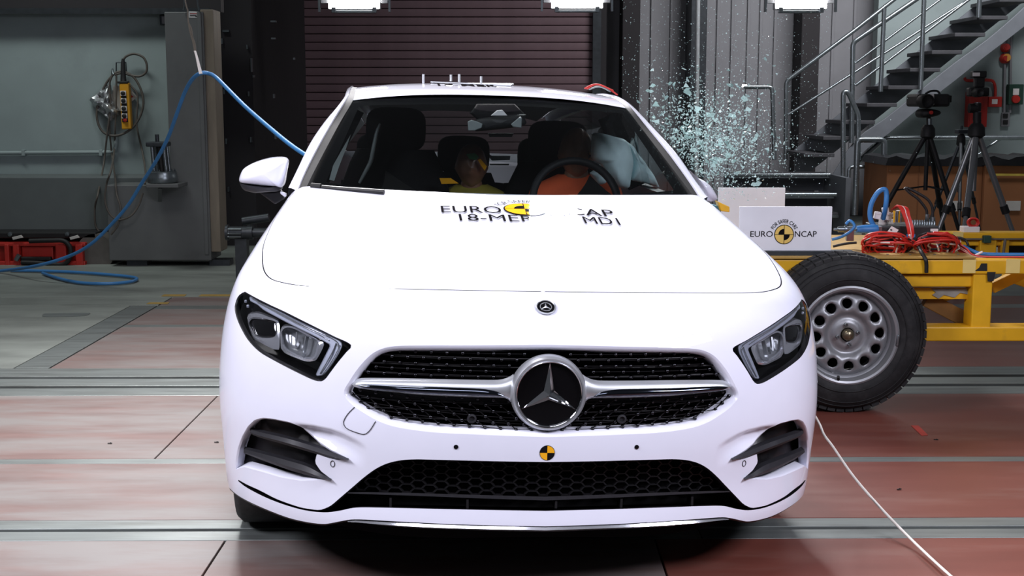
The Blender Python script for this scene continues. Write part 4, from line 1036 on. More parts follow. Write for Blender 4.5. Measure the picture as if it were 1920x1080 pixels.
# floodlights hanging above, lit
lamp_em = mat('lit_lamp_glass', (255, 250, 248), .3, emit=((255, 250, 250), 14.0), var=0)
lamp_amber = mat('lamp_amber_end', (214, 150, 60), .4, var=.1)
YLm = 12.5
for (uc, lab, dv) in ((664, 'lit white floodlight hanging left of the roof', 2), (1082, 'lit white floodlight hanging above the car roof middle', 1), (1502, 'lit white floodlight hanging in front of the stairs', 2)):
    c = PX(uc, 0, YLm); k = YLm / FPX; hw_ = 48 * k; zb_ = PX(uc, 16 + dv, YLm)[2]
    fl = empty('floodlight', (c[0], YLm, zb_), lab, 'lamp', 'floodlights hanging in a row')
    MB().box2((c[0] - hw_, YLm, zb_), (c[0] + hw_, YLm + .10, zb_ + .34)).build('housing', silver, fl, 0, .01)
    MB().box2((c[0] - hw_ * .98, YLm - .02, zb_ + .01), (c[0] + hw_ * .98, YLm, zb_ + .33)).build('lamp_glass', lamp_em, fl, 0, .005)
    for s in (-1, 1):
        MB().bar((c[0] + s * (hw_ + .085), YLm + .02, zb_ - .02), (c[0] + s * (hw_ + .075), YLm + .02, zb_ + 1.6), .02, .04, (0, 1, 0)).build('hanger', steel, fl, 0)
        MB().box2((c[0] + s * hw_, YLm + .01, zb_ + .06), (c[0] + s * (hw_ + .07), YLm + .07, zb_ + .11)).build('pivot', silver, fl, 0, .005)
        MB().box2((c[0] + s * hw_, YLm + .02, zb_ + .115), (c[0] + s * (hw_ + .06), YLm + .07, zb_ + .2)).build('end_cap', lamp_amber if s < 0 else steel, fl, 0, .005)
        MB().box2((c[0] + s * hw_ * .78 - .02, YLm - .03, zb_ - .03), (c[0] + s * hw_ * .78 + .02, YLm, zb_ + .02)).build('latch', steel, fl, 0, .004)
    MB().box2((c[0] - hw_ * .8, YLm + .0, zb_ - .03), (c[0] + hw_ * .8, YLm + .08, zb_ - .005)).build('visor', steel, fl, 0, .004)
    MB().box2((c[0] - hw_ - .1, YLm, zb_ + 1.56), (c[0] + hw_ + .1, YLm + .06, zb_ + 1.62)).build('crossbar', steel, fl, 0, .005)
# ------------------------------------------------------------------ barrier trolley with wheel, boards and electronics
ty_yellow = mat('trolley_yellow', (222, 168, 22), 0.45, var=.07, scale=12, dirt=((150, 112, 40), 6, .62, .9))
deck_m = mat('worn_deck', (176, 138, 66), 0.55, var=.14, scale=14, dirt=((120, 104, 72), 7, .5, .8))
rim_silver = mat('wheel_silver', (150, 152, 155), 0.4, .5, var=.04, scale=10)
board_white = mat('white_board', (226, 226, 232), 0.45, var=.02)
tape_pale = mat('pale_masking_tape', (226, 200, 120), 0.6, var=.05)
cable_red = mat('red_cable', (198, 44, 36), 0.45, var=.12); cable_black = mat('black_cable', (24, 24, 26), 0.45, var=.15); cable_blue = mat('blue_cable', (52, 120, 184), 0.4, var=.08); cable_white = mat('white_cable', (222, 216, 208), 0.5, var=.06); cable_grey = mat('grey_cable', (98, 92, 84), .5, var=.1)
conn_white = mat('white_connector', (224, 218, 216), 0.5, var=.05)
box_black = mat('instrument_black', (30, 31, 34), 0.45, var=.12, scale=40)
green_box = mat('dark_green_plastic', (30, 62, 50), .5)
YF = 5.80
Wc = PX(1590, 628, 5.62)
TR = empty('barrier_trolley', (Wc[0] + .9, 6.4, 0), 'yellow steel barrier trolley with one silver wheel beside the white car', 'trolley')
def tb(mb, name, m, sm=0, bev=.004, parent=TR): return mb.build(name, m, parent, sm, bev)
def bx(u0, v0, u1, v1, Y, dep, name, m, bev=.006, parent=TR):
    a = PX(u0, v0, Y); b = PX(u1, v1, Y); return tb(MB().box2((a[0], Y, a[2]), (b[0], Y + dep, b[2])), name, m, 0, bev, parent)
# wheel
tyre = MB().lathe([(.06, .20), (-.005, .205), (-.025, .225), (-.03, .26), (-.02, .30), (.0, .328), (.03, .345), (.10, .352), (.17, .345), (.20, .328), (.22, .28), (.21, .22), (.16, .20)], (Wc[0], 5.62, Wc[2]), (0, 1, 0), 96, caps=False).build('trolley_wheel', rubber, TR, 50)
tread = MB().lathe([(.028, .345), (.10, .354), (.18, .345), (.18, .34), (.1, .348), (.028, .34)], (Wc[0], 5.62, Wc[2]), (0, 1, 0), 8)
blk = MB(); n = 54
for k in range(n):
    a = 2 * math.pi * k / n; c, s = math.cos(a), math.sin(a)
    M_ = Euler((0, -a, 0)).to_matrix()
    for yy, ww_ in ((.025, .035), (.075, .04), (.13, .04), (.178, .03)):
        r = .349 if .05 < yy < .15 else .341
        blk.box((Wc[0] + r * c, 5.62 + yy, Wc[2] + r * s), (.014, ww_, .034), M_)
o = blk.build('tread_blocks', rubber, tyre, 0); o['kind'] = 'stuff'
for rr_, dd in ((.318, -.0125), (.30, -.021), (.25, -.0315)):
    MB().tube([(Wc[0] + rr_ * math.cos(a), 5.62 + dd, Wc[2] + rr_ * math.sin(a)) for a in np.linspace(0, 2 * math.pi, 73)[:-1]], .0022, 5, closed=True).build('sidewall_ring', rubber, tyre, 60)
# rim: outer barrel + dished disc with twelve oval holes
rc = (Wc[0], 5.62, Wc[2]); ax = (0, 1, 0)
rimo = MB().lathe([(.0, .222), (-.022, .220), (-.026, .212), (-.022, .203), (.0, .199), (.02, .196), (.028, .182), (.045, .178), (.15, .178), (.16, .20)], rc, ax, 96, caps=False).build('wheel_rim', rim_silver, TR, 50)
outer = [(.182 * math.cos(a), .182 * math.sin(a)) for a in np.linspace(0, 2 * math.pi, 97)[:-1]]
inner = [(.03 * math.cos(a), .03 * math.sin(a)) for a in np.linspace(0, 2 * math.pi, 33)[:-1]]
holes = []
for k in range(12):
    a = math.pi / 2 + k * math.pi / 6 + .06; hx, hz_ = .139 * math.cos(a), .139 * math.sin(a); L = []
    for t in np.linspace(0, 2 * math.pi, 21)[:-1]:
        rr_ = .022 * math.cos(t); tt = .0225 * math.sin(t) * (1 + .12 * math.cos(t))
        L.append((hx + rr_ * math.cos(a) - tt * math.sin(a), hz_ + rr_ * math.sin(a) + tt * math.cos(a)))
    holes.append(L)
dv, dt = fill2d(outer, holes + [inner], .0095)
def dish(r, th=None):
    return float(np.interp(r, [0, .03, .055, .062, .075, .088, .10, .118, .142, .165, .176, .182], [.012, .012, .012, .018, .024, .022, .006, -.004, -.003, .008, .022, .03]))
dp = []
for x, z in dv:
    r = math.hypot(x, z); y = dish(r)
    for k in range(12):   # pressed lip round each hole
        a = math.pi / 2 + k * math.pi / 6 + .06; d = math.hypot(x - .139 * math.cos(a), z - .139 * math.sin(a))
        if d < .032: y += .007 * max(0, min(1, (.032 - d) / .009))
    dp.append((rc[0] + x, rc[1] + y, rc[2] + z))
disc = MB().add(dp, [tuple(t) for t in dt]).build('wheel_disc', rim_silver, rimo, 80, 0, solid=.004)
MB().lathe([(.05, .026), (-.004, .026), (-.012, .024), (-.02, .014), (-.022, 0)], rc, ax, 28).build('hub_cap', mat('brass_grey', (132, 122, 100), .3, .8, var=.12), rimo, 50)
MB().lathe([(.06, .12), (.06, .165), (.14, .168)], rc, ax, 40).build('brake_drum', void_black, TR, 40)
for k in range(4):
    a = math.radians(12 + 90 * k); c = (rc[0] + .046 * math.cos(a), rc[1], rc[2] + .046 * math.sin(a))
    MB().lathe([(.02, .009), (-.004, .009), (-.006, .007), (-.006, .004), (.0, .004), (.0, 0)], c, ax, 6).build('wheel_bolt', steel, rimo, 30)
MB().tube([(rc[0] - .04, 5.60, rc[2] - .195), (rc[0] - .045, 5.585, rc[2] - .18)], .007, 8).build('tyre_valve', blackm, rimo, 40)
MB().box((rc[0] + .211, 5.594, rc[2] - .02), (.012, .01, .05), (0, .1, 0)).build('balance_weight', steel, rimo, 30, .003)
# frame
zt_ = PX(1700, 487, YF)[2]
bx(1405, 487, 2150, 514, YF, .12, 'front_beam', ty_yellow)
dk = MB().plate([PX(1420, 486.5, YF - .01), PX(1835, 486.5, YF - .01), PX(1760, 466, 6.25), PX(1460, 462, 6.25)], (0, 0, -.012))
dv0 = [(PX(1400, 487, YF - .01)[0], YF - .01), (PX(1830, 487, YF - .01)[0], YF - .01), (PX(1830, 487, YF - .01)[0], 6.75), (PX(1400, 487, YF)[0], 6.75)]
MB().plate([np.array([x, y, zt_ + .004]) for x, y in dv0], (0, 0, .012)).build('deck_plate', deck_m, TR, 0, .003)
bx(1690, 515, 1838, 538, YF + .03, .1, 'sub_beam', ty_yellow)
bx(1690, 540, 1832, 561, YF + .08, .03, 'web_plate', ty_yellow, .002)
tp = [(1745, 541), (1812, 541), (1816, 552), (1800, 549), (1790, 558), (1770, 553), (1760, 560), (1748, 553), (1755, 548)]
MB().plate([PX(u, v, YF + .075) for u, v in tp], (0, .003, 0)).build('torn_label', mat('torn_grey_label', (140, 138, 130), .8, var=.15, scale=30), TR, 0)
bx(1826, 508, 1857, 616, YF + .01, .11, 'corner_post', ty_yellow)
bx(1700, 613, 2150, 640, YF, .11, 'lower_beam', ty_yellow)
MB().bar(PX(1735, 560, 5.95), PX(1822, 606, 5.95), .05, .07).build('diagonal_brace', mat('brown_brace', (120, 84, 34), .6, var=.2), TR, 0, .004)
MB().bar(PX(1760, 562, 6.1), PX(1815, 545, 6.1), .03, .03).build('diagonal_brace', ty_yellow, TR, 0, .004)
MB().bar(PX(1858, 540, 6.0), PX(1925, 508, 6.0), .04, .05).build('diagonal_brace', ty_yellow, TR, 0, .004)
MB().bar(PX(1880, 516, 6.2), PX(1960, 545, 6.2), .03, .04).build('diagonal_brace', ty_yellow, TR, 0, .004)
MB().plate([np.array([x, y, .28]) for x, y in ((PX(1757, 600, 5.9)[0], 5.95), (PX(2150, 600, 5.9)[0], 5.95), (PX(2150, 600, 5.9)[0], 6.9), (PX(1757, 600, 5.9)[0], 6.9))], (0, 0, .01)).build('belly_plate', mat('dull_belly', (150, 124, 40), .6, var=.15), TR, 0) if False else None
YR = 7.0
bx(1640, 436, 2100, 448, YR, .1, 'rear_beam', ty_yellow); bx(1640, 450, 2100, 461, YR + .02, .06, 'rear_rail', ty_yellow)
for u0, u1 in ((1848, 1868), (1880, 1892), (1838, 1850)): bx(u0, 449, u1, 478, YR, .07, 'rear_post', ty_yellow)
for u0, u1 in ((1810, 1848), (1890, 1960)): bx(u0, 459, u1, 476, YR + .12, .02, 'shade_panel', blackm, .001)
bx(1800, 447, 1925, 450, YR - .01, .02, 'conduit', cable_grey, .002); bx(1845, 442, 1859, 456, YR - .03, .03, 'junction_box', green_box, .004)
MB().tube([PX(1885, 448, YR - .02), PX(1881, 475, YR - .02)], .008, 8).build('conduit', cable_grey, TR, 40)
# hidden far side: rear wheels, far beam and crushable front
for dx, yy in ((0, 7.25), (2.6, 5.72), (2.6, 7.25)):
    w_ = MB().lathe([(0, .19), (-.02, .26), (.01, .33), (.05, .352), (.15, .352), (.2, .32), (.2, .19)], (Wc[0] + dx, yy, Wc[2]), ax, 48, caps=False).build('trolley_wheel', rubber, TR, 50)
    MB().lathe([(-.01, .2), (.03, .18), (.0, .1), (.01, 0)], (Wc[0] + dx, yy, Wc[2]), ax, 40).build('wheel_rim', rim_silver, w_, 50)
bx(1405, 515, 1470, 640, 6.2, .9, 'honeycomb_block', mat('honeycomb_alloy', (150, 156, 160), .5, .5, var=.15, scale=80), .004)
bx(1418, 487, 1600, 470, YF + .02, .05, 'board_ledge', dsteel, .003)
MB().plate([PX(u, v, 6.3) for u, v in ((1336, 384), (1350, 388), (1353, 400), (1338, 400))], (0, .1, 0)).build('barrier_corner', mat('barrier_blue', (70, 130, 160), .5), TR, 0, .003)
MB().plate([PX(u, v, 6.25) for u, v in ((1346, 378), (1368, 388), (1368, 398), (1352, 396))], (0, .1, 0)).build('barrier_corner', ty_yellow, TR, 0, .003)
# tape strips on the beams
for (u0, v0, u1, v1, Y) in ((1806, 486, 1829, 512, YF - .002), (1887, 486, 1912, 512, YF - .002), (1787, 435, 1806, 448, YR - .002)):
    bx(u0, v0, u1, v1, Y, .004, 'tape_strip', tape_pale, 0)
MB().plate([PX(u, v, YF - .002) for u, v in ((1840, 494), (1851, 494), (1851, 508), (1828, 508), (1836, 502))], (0, .003, 0)).build('black_tape', blackm, TR, 0)
MB().plate([PX(u, v, YF - .002) for u, v in ((1851, 510), (1867, 510), (1863, 527), (1852, 528))], (0, .003, 0)).build('black_tape', blackm, TR, 0)
# white boards
def euro_board(u0, v0, u1, v1, Y, name, label, logo):
    a = PX(u0, v0, Y); b = PX(u1, v1, Y); zb = b[2]
    bd = empty(name, ((a[0] + b[0]) / 2, Y, zb), label, 'sign', 'white boards standing on the trolley')
    MB().box2((a[0], Y, b[2]), (b[0], Y + .012, a[2])).build('board', board_white, bd, 0, .002)
    if logo:
        k = Y / FPX * 1.008; cx_ = a[0] + (1471 - u0) * k; cz_ = a[2] - (439.5 - v0) * k; R = 18.5 * k; yy = Y - .001
        def put(V, F, nm, m_): MB().add(V, F).build(nm, m_, bd, 0)
        put([(cx_ + R * math.cos(t), yy, cz_ + R * math.sin(t)) for t in np.linspace(0, 2 * math.pi, 41)[:-1]], [tuple(range(40))], 'logo_ring', decal_black)
        put([(cx_ + R * .92 * math.cos(t), yy - .0006, cz_ + R * .92 * math.sin(t)) for t in np.linspace(0, 2 * math.pi, 41)[:-1]], [tuple(range(40))], 'logo_disc', sticker_yellow)
        for a0 in (math.pi / 2, 1.5 * math.pi):
            put([(cx_, yy - .0012, cz_)] + [(cx_ + R * .58 * math.cos(t), yy - .0012, cz_ + R * .58 * math.sin(t)) for t in np.linspace(a0, a0 + math.pi / 2, 12)], [tuple(range(13))], 'logo_sector', decal_black)
        put([(cx_ + x, yy - .0012, cz_ + z) for x, z in ((-.0012, -R * .92), (.0012, -R * .92), (.0012, R * .92), (-.0012, R * .92))], [(0, 1, 2, 3)], 'logo_line', decal_black)
        put([(cx_ + x, yy - .0012, cz_ + z) for x, z in ((-R * .92, -.0012), (R * .92, -.0012), (R * .92, .0012), (-R * .92, .0012))], [(0, 1, 2, 3)], 'logo_line', decal_black)
        for txt, x0, x1 in (('EURO', 1408, 1450), ('NCAP', 1491, 1532)):
            V, F = text_mesh(txt, 1, .004); lo, hi2 = V.min(0), V.max(0)
            put([(a[0] + (x0 - u0 + (p[0] - lo[0]) / (hi2[0] - lo[0]) * (x1 - x0)) * k, yy, cz_ - .011 + (p[1] - lo[1]) / (hi2[1] - lo[1]) * 11 * k - 0 * k) for p in V], F, 'logo_lettering', decal_black)
        V, F = text_mesh('FOR SAFER CARS', .024, .0004); hw2 = (V[:, 0].max() - V[:, 0].min()) / 2
        put([(cx_ + (R * 1.32 + p[1]) * math.sin(p[0] / hw2 * 1.12), yy, cz_ + (R * 1.32 + p[1]) * math.cos(p[0] / hw2 * 1.12)) for p in V], F, 'logo_lettering', decal_black)
    return bd
euro_board(1387, 387.5, 1558, 471, 5.83, 'logo_board', 'white board with round yellow and black logo on the trolley', True)
euro_board(1347, 352, 1470, 445, 6.55, 'plain_board', 'plain white board standing behind the logo board', False)
bpy.data.objects['plain_board']['label'] = 'plain white board standing behind the board with the logo'
# electronics
zd = zt_ + .016
def PD(u, v, Y): return PX(u, v, Y)
YE = 6.15
lg_ = empty('data_logger', (PX(1700, 450, YE)[0], YE, zd), 'flat black data logger with rows of silver connectors on the deck', 'instrument')
bx(1646, 424, 1760, 455, YE, .22, 'case', box_black, .006, lg_); bx(1644, 424, 1654, 452, YE - .005, .2, 'end_plate', steel, .003, lg_)
bx(1745, 429, 1759, 435, YE - .003, .003, 'type_label', conn_white, 0, lg_); bx(1700, 439, 1716, 445, YE - .003, .003, 'blue_label', cable_blue, 0, lg_)
bx(1700, 452, 1740, 462, YE + .01, .2, 'mounting_foot', steel, .003, lg_)
for r in range(2):
    for k in range(11):
        p = PX(1706 + k * 4.6, 420 - r * 3, YE + .05 + r * .08); MB().lathe([(-.012, .0055), (.006, .0055), (.008, .004), (.012, .004)], p, (0, 0, 1), 10).build('socket', steel, lg_, 40)
for u, v0, v1 in ((1738, 402, 420), (1749, 407, 421)):
    a = PX(u, v1, YE + .1); b = PX(u, v0, YE + .1); MB().lathe([(0, .009), ((b - a)[2] * .4, .009), ((b - a)[2] * .45, .0105), ((b - a)[2], .0095)], a, (0, 0, 1), 14).build('plug', steel, lg_, 40)
def cable(pts, r, m, name, label, cat='cable', Y=None, group=None, n=8, seg=7):
    P_ = [PX(*p) if len(p) == 3 and p[2] > 3 else p for p in pts]
    o = MB().tube(spline(P_, n), r, seg).build(name, m, None, 60); return tag(o, label, cat, group)
cable([(1738, 403, YE + .1), (1736, 392, YE + .1), (1722, 374, YE + .1), (1706, 362, YE + .1), (1696, 352, YE + .1)], .007, cable_black, 'antenna_lead', 'thick black lead curving up from the left silver plug', group='black leads on the logger')
cable([(1749, 408, YE + .1), (1748, 390, YE + .1), (1740, 375, YE + .1), (1722, 363, YE + .1), (1700, 352, YE + .1)], .007, cable_black, 'antenna_lead', 'thick black lead curving up from the right silver plug', group='black leads on the logger')
cable([(1642, 430, YE), (1632, 410, YE), (1633, 385, YE), (1645, 362, YE), (1657, 355, YE), (1662, 362, YE), (1661, 385, YE), (1656, 410, YE + .05)], .012, cable_blue, 'blue_hose', 'thick blue cable arched over the white connectors', n=8)
# white multi-pin connectors
pins = [(1645, 404, 9, 10, .2), (1660, 396, 8, 11, -.2), (1666, 406, 8, 12, .3), (1656, 416, 12, 9, .1), (1681, 402, 12, 7, -.1), (1672, 418, 6, 10, .2)]
for k, (u, v, w_, h_, a) in enumerate(pins):
    p = PX(u, v, YE + .03 + .02 * k); o = MB().box((0, 0, 0), (w_ * .0034, .025, h_ * .0034)).box((0, -.006, .012), (w_ * .0022, .02, .014)).build('cable_connector', conn_white, None, 0, .003)
    o.location = Vector(p); o.rotation_euler = (0, a, .2 * k); tag(o, 'small white plastic connector clustered above the data logger', 'connector', 'white connectors on the logger')
for k in range(5):
    p = PX(1676 + k * 3.2, 417, YE + .02); o = MB().cyl(p, p + np.array([0, 0, .045]), .004, 8).cyl(p + np.array([0, 0, .045]), p + np.array([0, 0, .055]), .006, 8).build('signal_plug', ty_yellow if k in (0, 3) else steel, None, 40)
    tag(o, 'small upright signal plug in a row on the logger', 'plug', 'signal plugs on the logger')
lb = MB().plate([PX(u, v, YE - .03) for u, v in ((1672, 424), (1685, 431), (1673, 447), (1659, 441))], (0, .003, 0)).build('tag_card', conn_white, None, 0)
tag(lb, 'white card tag with black marks hanging on the logger', 'tag')
for (u, v) in ((1671, 431), (1669, 438), (1676, 437)): MB().box(PX(u, v, YE - .032), (.008, .002, .006), (0, .5, 0)).build('tag_mark', blackm, lb, 0)
# red cable looms: each a bundle that would lift off as one, its strands its parts
def strand(root, pts, r, m, n=4): return MB().tube(spline(pts, n), r, 5).build('strand', m, root, 60)
def loom(center_px, ru, rv, Y, cnt, turn, name, label):
    root = empty(name, PX(center_px[0], 478, Y), label, 'cable')
    for k in range(cnt):
        ph = RNG.uniform(0, 2 * math.pi); du = RNG.uniform(.45, 1.08); dv_ = RNG.uniform(.2, 1.1); dy = RNG.uniform(-.07, .08); pts = []; ou = RNG.uniform(-7, 7); ov = RNG.uniform(-4, 3); tl = RNG.uniform(-.12, .12)
        for t in np.linspace(0, turn * RNG.uniform(.55, 1), 14):
            u = center_px[0] + ru * du * math.copysign(abs(math.cos(t + ph)) ** .7, math.cos(t + ph)) + ou + RNG.uniform(-3, 3); v = min(477, center_px[1] + ov + tl * (u - center_px[0]) + rv * dv_ * math.sin(t + ph) + RNG.uniform(-1.8, 1.8))
            pts.append(PX(u, v, Y + dy * .6 + .05 * math.sin(t + ph)))
        strand(root, pts, .0046, [cable_red, cable_red, cable_black, cable_red, cable_red, cable_white, cable_red, cable_black][k % 8])
    return root
lm1 = loom((1664, 459), 43, 18, 5.93, 44, 6.0, 'cable_loom', 'tangled red and black cable loom under the left end of the logger')
lm2 = loom((1756, 458), 38, 19, 5.93, 44, 6.0, 'cable_loom', 'tangled red and black cable loom right of the black strap')
lm3 = empty('cable_loom', PX(1700, 455, YE), 'red cable bundle falling over the front of the data logger', 'cable')
for k in range(9):
    strand(lm3, [PX(1672 + k, 393 - k * .7, YE + .05), PX(1684 + k * 2, 386 + k * .5, YE), PX(1695 + k * 1.3, 405, YE - .03), PX(1702 + k * 1.2, 428, YE - .05), PX(1704 + k * .8, 446, YE - .05), PX(1698 - k, 458, YE - .08), PX(1685, 461, YE - .12)], .0048, cable_white if k == 4 else cable_red, 6)
lm4 = empty('cable_loom', PX(1830, 480, 5.9), 'fan of red, black and white leads running right along the beam', 'cable')
for k in range(10):
    strand(lm4, [PX(1765, 444 + k, 6.0), PX(1790, 452 + k * 1.5, 5.98), PX(1812, 466 + k * 1.3, 5.92), PX(1834, 480 + k * .4, 5.88), PX(1925, 482 + k * .4, 5.86 + .008 * k)], .0046, [cable_red, cable_black, cable_red, cable_white, cable_red, cable_white, cable_red, cable_black, cable_red, cable_red][k], 6)
cable([(1806, 462, 5.98), (1822, 470, 5.95), (1840, 476, 5.93), (1880, 477.5, 5.93), (1990, 477.5, 5.93)], .009, cable_blue, 'blue_hose', 'blue cable running right along the yellow beam')
cable([(1782, 447, 6.0), (1800, 446, 6.0), (1812, 453, 6.0), (1817, 466, 5.98), (1822, 472, 5.95)], .006, cable_black, 'black_lead', 'black lead looping from the loom to the blue cable')
cable([(1722, 462, 5.9), (1727, 472, 5.82), (1735, 486, 5.785), (1737, 495, 5.785), (1737, 511, 5.79)], .009, blackm, 'black_strap', 'black strap hanging over the yellow front beam', cat='strap')
for (pa, pb, lab) in (((1684, 456), (1680, 473), 'left'), ((1724, 462), (1731, 472), 'middle'), ((1757, 456), (1760, 470), 'right')):
    o = MB().tube([PX(*pa, 5.93), PX((pa[0] + pb[0]) / 2, (pa[1] + pb[1]) / 2, 5.91), PX(*pb, 5.93)], .004, 6).build('cable_tie', conn_white, None, 40); tag(o, 'white cable tie round the red loom, %s of three' % lab, 'cable tie')
cable([(1820, 483, 5.9), (1832, 477, 5.9), (1842, 472, 5.9)], .005, conn_white, 'cable_tie', 'long white cable tie sticking out at the blue cable', cat='cable tie')
# small red coil on the rear beam
rcoil = empty('red_coil', PX(1825, 424, YR + .05), 'small coil of thin red lead on the rear yellow beam', 'cable')
for k in range(6):
    strand(rcoil, [PX(1825 + (11 - k * .8) * math.cos(t + k), 417 + (8 - k * .3) * math.sin(t + k), YR + .03 + .008 * k) for t in np.linspace(0, 5.8, 16)], .005, cable_red, 2)
o = MB().box2(PX(1806, 425, YR + .02), PX(1830, 436, YR + .08)).build('small_terminal_box', conn_white, None, 0, .005); tag(o, 'small white terminal box below the red coil', 'box')
# blue plug with metal end
pg = empty('blue_plug', PX(1620, 436, 6.1), 'blue industrial plug with metal bracket left of the data logger', 'plug')
MB().lathe([(0, .016), (.03, .02), (.09, .022), (.1, .018)], PX(1606, 430, 6.1), (1, 0, .02), 16).build('plug_body', cable_blue, pg, 50)
MB().lathe([(0, .006), (.02, .006), (.02, .014), (.05, .014), (.05, .018), (.06, .018)], PX(1563, 430, 6.08), (1, 0, .02), 16).build('coupling', steel, pg, 40)
bx(1588, 425, 1601, 452, 6.1, .02, 'bracket', steel, .002, pg); MB().tube([PX(1565, 430, 6.08), PX(1608, 430, 6.1)], .007, 8).build('shaft', steel, pg, 40)
cable([(1560, 449, 6.05), (1575, 445, 6.05), (1592, 436, 6.03), (1602, 424, 6.03), (1594, 414, 6.05), (1586, 420, 6.06)], .007, cable_blue, 'thin_blue_hose', 'thin blue hose looping round the metal bracket beside the board')
cable([(1562, 462, 6.0), (1585, 457, 6.0), (1606, 455, 6.0)], .006, blackm, 'black_lead', 'short black rod lying on the deck beside the loom')
for u in (1664, 1706, 1752, 1796):
    o = MB().lathe([(0, .012), (.008, .012), (.010, .006), (.016, .006)], PX(u, 483, 5.86), (0, 0, 1), 6).build('deck_bolt', steel, TR, 30)
# ------------------------------------------------------------------ left side: control pendant, bag, cables, jack, red machine, hose
YP = YW - .06
yellow_pend = mat('pendant_yellow', (206, 146, 28), .45, var=.06)
bag_m = mat('silver_bag_foil', (176, 178, 180), .32, .7, var=.35, scale=26, bump=.8)
paper_m = mat('paper_pale', (188, 184, 178), .8, var=.05)
cable_brown = mat('brown_grey_cable', (84, 78, 72), .55, var=.1)
pn = empty('control_pendant', PX(235, 243, YP), 'yellow crane control pendant with four black buttons on the wall', 'controller')
def q4(u0, v0, u1, v1, lean=6): return [PX(u0, v0, YP - .07), PX(u1, v0 - 1, YP - .07), PX(u1 + lean, v1, YP - .07), PX(u0 + lean, v1 + 1, YP - .07)]
MB().plate(q4(223, 156, 241, 242, 5), (0, .07, 0)).build('casing', yellow_pend, pn, 0, .012, seg=3)
MB().plate([PX(u, v, YP - .078) for u, v in ((226, 171), (236, 171), (240, 229), (229, 229))], (0, .01, 0)).build('button_strip', blackm, pn, 0, .003)
for k, v in enumerate((175, 189, 203.5, 217.5)):
    u = 231 + k * .8; p = PX(u, v, YP - .082)
    MB().box(PX(u, v, YP - .079), (.05, .008, .045)).build('button_plate', conn_white, pn, 0, .003)
    MB().lathe([(0, .019), (-.014, .019), (-.018, .014), (-.018, 0)], p, (0, 1, 0), 18).build('push_button', blackm, pn, 40)
MB().lathe([(0, .017), (-.012, .017), (-.016, 0)], PX(235, 225, YP - .08), (0, 1, 0), 16).build('stop_button', red_mach, pn, 40)
bt = [PX(231, 110, YP - .04), PX(230.5, 118, YP - .04), PX(231, 140, YP - .04), PX(231.5, 152, YP - .04), PX(232, 157, YP - .045)]
MB().tube(bt, [.012, .018, .022, .026, .03], 12).build('rubber_sleeve', blackm, pn, 50)
MB().box(PX(231.5, 154.5, YP - .045), (.09, .06, .02)).build('collar', blackm, pn, 0, .004)
# hook the pendant hangs from
hk = MB().tube([PX(218, 134, YP), PX(218, 117, YP - .02), PX(236, 117, YP - .02), PX(237, 134, YP)], .007, 8).build('wall_hook', steel, None, 50); tag(hk, 'bent steel wire hook holding the pendant cables', 'hook')
hk = MB().tube([PX(210, 142, YP), PX(211, 130, YP - .02), PX(213, 140, YP - .05)], .009, 8).build('wall_hook', steel, None, 50); tag(hk, 'short steel peg left of the wire hook', 'hook')
# silver bag + papers behind the pendant
bl = [(167, 188), (178, 178), (197, 160), (206, 157), (208, 172), (214, 190), (224, 208), (222, 215), (208, 228), (196, 215), (180, 205)]
bg = MB().dome([PX(u, v, YP) for u, v in resample(bl + [bl[0]], 4)[:-1]], (0, -.07, 0), back=(0, .04, 0))
bg.v = [(x, y + .018 * math.sin(x * 37 + z * 61) + .012 * math.sin(z * 90 - x * 40), z) for x, y, z in bg.v]
tag(bg.build('foil_bag', bag_m, None, 25), 'crumpled silver foil bag hanging left of the yellow pendant', 'bag')
pa = MB().plate([PX(u, v, YP + .02) for u, v in ((212, 160), (242, 163), (257, 182), (238, 197), (226, 208), (210, 196))], (0, .004, 0)).build('paper_sheet', paper_m, None, 0); tag(pa, 'pale folded paper tucked behind the pendant', 'paper')
MB().plate([PX(u, v, YP + .018) for u, v in ((243, 176), (250, 181), (246, 184), (242, 181))], (0, .003, 0)).build('red_print', red_mach, pa, 0)
def cab(pts, r, m, name, label, cat='cable', n=8, seg=7, group=None):
    return tag(MB().tube(spline([PX(*p) for p in pts], n), r, seg).build(name, m, None, 60), label, cat, group)
y = YP - .03
cab([(231, 112, y), (238, 105, y), (252, 101, y), (268, 107, y), (275, 120, y), (274, 135, y), (262, 143, y), (245, 141, y), (230, 137, y), (215, 140, y)], .0105, cable_brown, 'pendant_cable', 'brown cable looping above the pendant to the hook')
cab([(213, 138, y), (230, 134, y), (250, 144, y), (263, 165, y), (269, 190, y), (264, 215, y), (250, 238, y), (228, 252, y), (208, 254, y), (192, 246, y), (183, 228, y), (182, 205, y), (188, 180, y), (200, 155, y), (213, 139, y)], .0105, cable_brown, 'coiled_cable', 'large round coil of brown cable behind the pendant')
cab([(211, 140, y - .02), (205, 160, y - .02), (207, 200, y - .02), (201, 250, y - .02), (194, 310, y - .02), (184, 362, YK - .1), (178, 390, YK - .1), (180, 425, YK - .1), (195, 442, YK - .1)], .0085, cable_brown, 'hanging_cable', 'leftmost brown cable hanging down past the silver bag')
cab([(218, 136, y), (218, 170, y), (216, 240, y), (214, 285, y), (208, 320, 10.70), (200, 345, 10.70), (197, 375, 10.70), (205, 400, 10.70), (222, 412, 10.70), (245, 405, 10.70), (260, 385, 10.72), (268, 362, 10.72)], .0085, cable_brown, 'hanging_cable', 'brown cable that loops up again below the dark ledge')
cab([(206, 150, y), (205, 190, y), (206, 250, y), (211, 300, y), (216, 335, 10.9), (219, 365, 10.76), (226, 390, 10.72), (222, 420, 10.72), (208, 440, 10.72)], .0085, cable_brown, 'hanging_cable', 'brown cable hanging straight under the yellow pendant')
